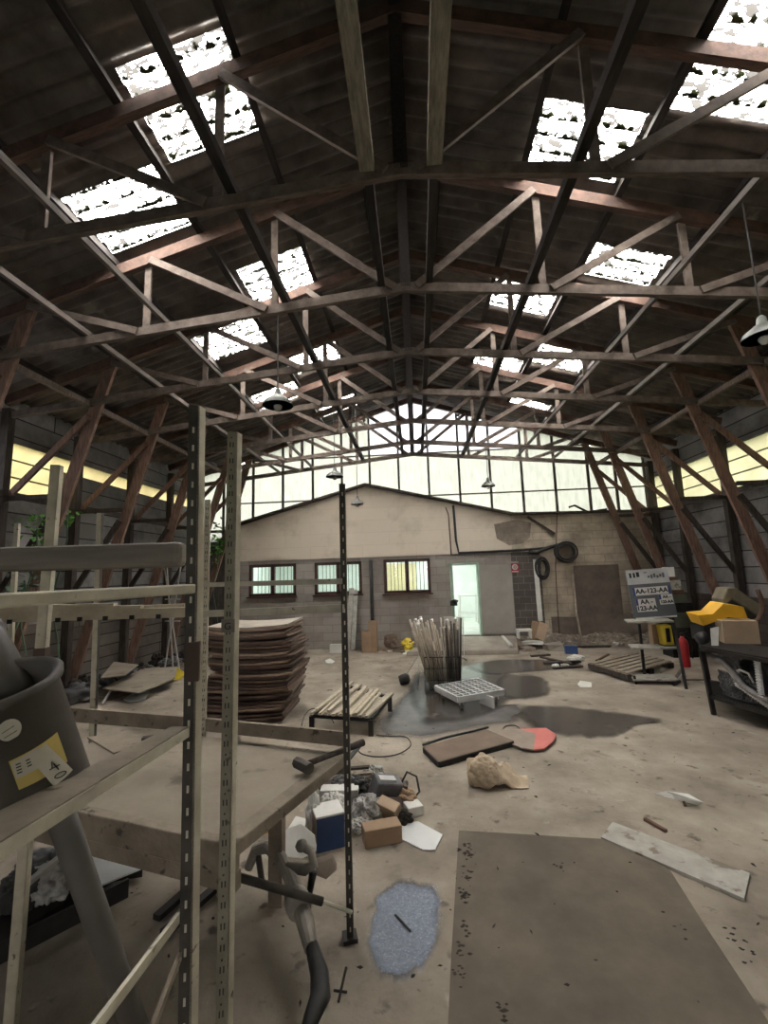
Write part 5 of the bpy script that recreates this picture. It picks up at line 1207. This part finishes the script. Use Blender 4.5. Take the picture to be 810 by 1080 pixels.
for i, (x, y, z_, d_, m) in enumerate(((.25, .42, .27, (.34, .3, .4), 'darkgrey'), (.62, .5, .27, (.4, .35, .5), 'castdark'), (1.0, .4, .27, (.35, .4, .55), 'black'))):
    crumple('engine_part', IN(x, y, z_), d_, m, ['charcoal engine part at the near end of the lower shelf', 'large grey engine part in the middle of the lower shelf', 'black steel engine part at the far end of the lower shelf'][i], 'engine part', 90 + i, .35)
tag(MB().prism([dp(750, 663, g0.y + .02), dp(758, 661, g0.y + .02), dp(758, 690, g0.y - .03), dp(755, 693, g0.y - .03), dp(752, 690, g0.y - .03)], (0, .02, 0)).build('white_strip', 'white'), 'white pointed strip hanging from the top of the stand', 'strip')
# cardboard box and yellow cover on top
yt = g0.y + .12
A = dp(764, 677, yt); B_ = dp(803, 681, yt - .1); 
t = thing('cardboard_box', 'brown cardboard box on top of the black steel stand', 'box', A)
zq = ztop
wv = Vector((B_.x - A.x, B_.y - A.y, 0)); dv = Vector((.1, .3, 0)); hh = dp(766, 653, yt).z - A.z
a_ = Vector((A.x, A.y, zq))
MB().prism([a_, a_ + wv, a_ + wv + dv, a_ + dv], (0, 0, hh)).build('box_body', 'cardpale', t, bevel=.004)
MB().prism([a_ + dv * .45 + dz * hh, a_ + wv + dv * .45 + dz * hh, a_ + wv + dv * .55 + dz * hh, a_ + dv * .55 + dz * hh], (0, 0, .003)).build('packing_tape', 'card', t)
yv = g0.y + .32
def Y(px, py, y=None): return dp(px, py, y or yv)
t = thing('yellow_cover', 'angular yellow cover lying behind the cardboard box', 'cover', Y(745, 660))
prof = [Y(736, 649), Y(755, 648), Y(763, 637), Y(784, 639), Y(790, 652), Y(768, 652), Y(742, 660)]
MB().prism([Y(736, 649), Y(752, 647.5), Y(763, 637), Y(768, 651), Y(742, 660)], (.02, .3, .02)).build('cover_front', 'yellow', t)
MB().prism([Y(763, 637), Y(784, 640), Y(789, 653), Y(768, 651)], (.02, .3, .02)).build('cover_side', 'yellow', t)
MB().prism([Vector((q.x, q.y, 0)) + dz * zq for q in (Y(742, 660), Y(788, 658))] + [Vector((q.x, q.y + .3, zq)) for q in (Y(788, 658), Y(742, 660))], (0, 0, max(.02, Y(742, 661).z - zq))).build('cover_base', 'black', t)
yv = g0.y + .6
t = thing('foam_seat', 'dusty olive padded seat slanting behind the yellow cover', 'seat', Y(775, 650))
MB().prism([Y(763, 632), Y(768, 620), Y(777, 620), Y(797, 634), Y(806, 640), Y(801, 652), Y(785, 640), Y(772, 632), Y(764, 640)], (.05, .35, 0)).build('pad', 'foam', t, bevel=.02)
MB().prism([Y(764, 640), Y(772, 633), Y(786, 641), Y(800, 652), Y(800, 665), Y(764, 665)], (.05, .35, 0)).build('seat_base', 'black', t)
yv = g0.y + .25
tag(MB().tube([Y(799, 622), Y(803, 632), Y(804, 644), Y(800, 653), Y(792, 657), Y(785, 655)], .028, 10).build('hooked_pipe', 'rust', smooth=True), 'rusty hooked pipe standing beside the olive seat', 'pipe')
p = Y(741, 650, g0.y + .55); t = thing('grey_canister', 'small grey canister standing behind the yellow cover', 'canister', (p.x, p.y, zq))
MB().lathe([(0, 0), (.05, 0), (.05, .22), (.035, .25), (0, .25)], 16, (p.x, p.y, zq)).build('can_body', 'galv', t, smooth=True); MB().lathe([(0, .25), (.03, .25), (.03, .29), (0, .29)], 12, (p.x, p.y, zq)).build('cap', 'white', t)
p = Y(737, 664, g0.y + .1); tag(MB().lathe([(0, -.06), (.07, -.06), (.08, 0), (.07, .06), (0, .06)], 14, (p.x + .03, p.y, zq + .08), Matrix.Rotation(1.2, 3, 'Y')).build('black_motor', 'black', smooth=True), 'black motor on the near corner of the steel stand', 'motor')

# ------------------------------------------------------------------ left side floor clutter
o = blob([(70, 733), (112, 738), (150, 727), (188, 716), (205, 700), (190, 692), (140, 700), (90, 716)], .0015, 'earth_patch', 'rubble', .05, 5, 31)
tag(o, 'dark earth spread on the floor along the left wall', 'earth', kind='stuff')
board('loose_board', [(106, 716), (120, 699), (146, 702), (131, 713)], .34, .02, 'ply', 'smaller pale panel lying by the left wall')
board('loose_board', [(108, 727), (150, 706), (188, 704), (184, 716), (146, 732)], .16, .02, 'ply', 'larger pale panel lying in front of the smaller one by the left wall')
board('paper_sheet', [(130, 738), (140, 731), (158, 729), (153, 738), (137, 741)], .02, .006, 'whiterust', 'white torn sheet on the floor behind the platform', 'sheet')
q = fl(184, 717); o = MB().box((0, 0, .1), (.2, .03, .2)).build('yellow_plate', 'yellowbright'); o.location = q; o.rotation_euler = (-.4, .5, -.2); tag(o, 'yellow plate leaning beside the taped post on the far floor', 'plate')
a = fl(108, 742, .02); b = fl(119, 725, .12); tag(MB().tube([a, b], .02, 8).build('grey_rod', 'galv', smooth=True), 'short grey rod on the floor behind the platform', 'rod')
r = random.Random(5)
for i in range(22):
    y = 7.0 + 4.4 * i / 21 + r.uniform(-.1, .1); x = -5.85 + r.uniform(0, .75) * (.5 + .5 * (i % 2)); d_ = (r.uniform(.35, .7), r.uniform(.3, .6), r.uniform(.12, .32))
    crumple('dark_debris', (x, y, 0), d_, 'dirt' if i % 2 else 'darkgrey', ('dark earthy' if i % 2 else 'charcoal') + ' debris lump heaped along the left wall', 'debris', 200 + i, .9, 2)['group'] = ('earthy' if i % 2 else 'charcoal') + ' debris by the left wall'
# folded white trestle
p = dp(182, 676, 8.9); t = thing('folding_frame', 'pale crossed folding frame standing by the left wall', 'frame', (p.x, p.y, 0))
for x0, x1 in ((173, 191), (191, 174), (176, 184)):
    a = dp(x1, 676, 8.9); a.z = max(a.z, 0); b = dp(x0, 596, 8.9); m_ = a.lerp(b, .5)
    MB().beam((a.x, a.y, 0), b, .025, .02).build('frame_bar', 'galv', t)
for yy_ in (632, 655): MB().beam(dp(174, yy_, 8.9), dp(190, yy_, 8.9), .02, .02).build('frame_bar', 'galv', t)
# foliage pushing in through gaps
def leaves(name, label, c, n, sp, sz, m, seed):
    r = random.Random(seed); mb = MB()
    for i in range(n):
        p = Vector(c) + Vector((r.gauss(0, sp[0]), r.gauss(0, sp[1]), r.gauss(0, sp[2]))); d_ = Vector((r.uniform(-1, 1), r.uniform(-1, 1), r.uniform(-1, .3))).normalized(); s_ = d_.cross(Vector((r.uniform(-1, 1), r.uniform(-1, 1), 1))).normalized(); L = sz * r.uniform(.6, 1.3)
        mb.add([p, p + d_ * L * .5 + s_ * L * .3, p + d_ * L, p + d_ * L * .5 - s_ * L * .3], [(0, 1, 2, 3)])
    t = mb.build(name, m); tag(t, label, 'plant')
    st_ = [Vector(c) + Vector((.05 * math.sin(k * 1.3), .05 * math.cos(k), -c[2] * k / 8)) for k in range(9)]; MB().tube(st_, [.012 - .0005 * k for k in range(9)], 6).build('stem', 'leafdark', t); return t
leaves('creeper_leaves', 'bright green creeper growing in beside the pale taped upright', dp(36, 556, 5.6), 60, (.08, .1, .13), .1, 'leaf', 1)
leaves('creeper_leaves', 'bright green creeper under the amber window on the left wall', dp(68, 543, 6.2), 50, (.1, .1, .08), .1, 'leaf', 2)
leaves('creeper_leaves', 'green creeper hanging at the left end of the block wall', dp(229, 572, 11.3), 120, (.14, .1, .25), .12, 'leaf', 3)
leaves('creeper_leaves', 'dull leaves low behind the pale taped upright', dp(22, 612, 4.8), 60, (.1, .1, .14), .09, 'leafdark', 4)
# inner room contents seen through the door
t = thing('white_trestle', 'white metal trestle frame standing inside the bright room', 'frame', (1.55, 14.2, .27))
for x, y in ((1.25, 14.0), (1.8, 14.0), (1.25, 14.5), (1.8, 14.5)): MB().tube([(x, y, .27), (x + .05, y, 1.15)], .02, 8).build('leg', 'white', t)
for zz in (.6, 1.12):
    MB().tube([(1.25, 14.0, zz), (1.85, 14.0, zz)], .018, 8).build('cross_bar', 'white', t); MB().tube([(1.25, 14.5, zz), (1.85, 14.5, zz)], .018, 8).build('cross_bar', 'white', t)
o = MB().box((1.85, 13.3, .62), (.06, .4, .7)).build('brown_board', 'card'); tag(o, 'brown board standing inside the doorway', 'board')
crumple('room_rubble', (1.05, 13.4, .27), (.4, .3, .16), 'sack', 'small beige heap on the floor of the bright room', 'heap', 300, .4)

# ------------------------------------------------------------------ fine litter on the floor
r = random.Random(17); mb = MB()
for i in range(420):
    x = r.uniform(-4.5, 4.8); y = r.uniform(2.2, 11.0); s_ = r.choice((.006, .008, .011, .018))
    if r.random() < .5: y = r.choice((3.0, 5.0, 10.6)) + r.gauss(0, .8); 
    if y > 11.2 or y < 2: continue
    if .1 < x < 1.7 and y < 3.9: z_ = .009
    else: z_ = 0
    a_ = r.uniform(0, 6); L_ = s_ * r.uniform(.8, 2.6); ca, sa_ = math.cos(a_), math.sin(a_)
    mb.add([(x + ca * L_, y + sa_ * L_, z_), (x - sa_ * s_ * .6, y + ca * s_ * .6, z_), (x - ca * L_ * .7, y - sa_ * L_ * .7, z_), (x + sa_ * s_ * .5, y - ca * s_ * .5, z_), (x + r.uniform(-.3, .3) * s_, y, z_ + s_ * .5)], [(0, 1, 4), (1, 2, 4), (2, 3, 4), (3, 0, 4), (3, 2, 1, 0)])
for x, y, n_, sp in ((494, 900, 26, .05), (492, 925, 16, .04), (489, 945, 20, .03), (490, 980, 9, .03), (486, 1005, 12, .04), (483, 1030, 10, .04), (528, 1068, 10, .03), (590, 916, 8, .03), (786, 1000, 14, .08), (720, 985, 4, .05), (600, 1000, 3, .2), (640, 930, 3, .2)):
    q = fl(x, y)
    for k in range(n_):
        cx_ = q.x + r.gauss(0, sp * .5); cy_ = q.y + r.gauss(0, sp); s_ = r.uniform(.004, .011); z_ = .0095 if x < 770 else 0
        mb.add([(cx_ + s_ * r.uniform(.8, 2), cy_, z_), (cx_, cy_ + s_, z_), (cx_ - s_ * r.uniform(.8, 2), cy_, z_), (cx_, cy_ - s_, z_), (cx_, cy_, z_ + s_ * .5)], [(0, 1, 4), (1, 2, 4), (2, 3, 4), (3, 0, 4), (3, 2, 1, 0)])
o = mb.build('floor_litter', 'dirt'); tag(o, 'fine dark litter crumbs scattered over the whole concrete floor', 'litter', kind='stuff')
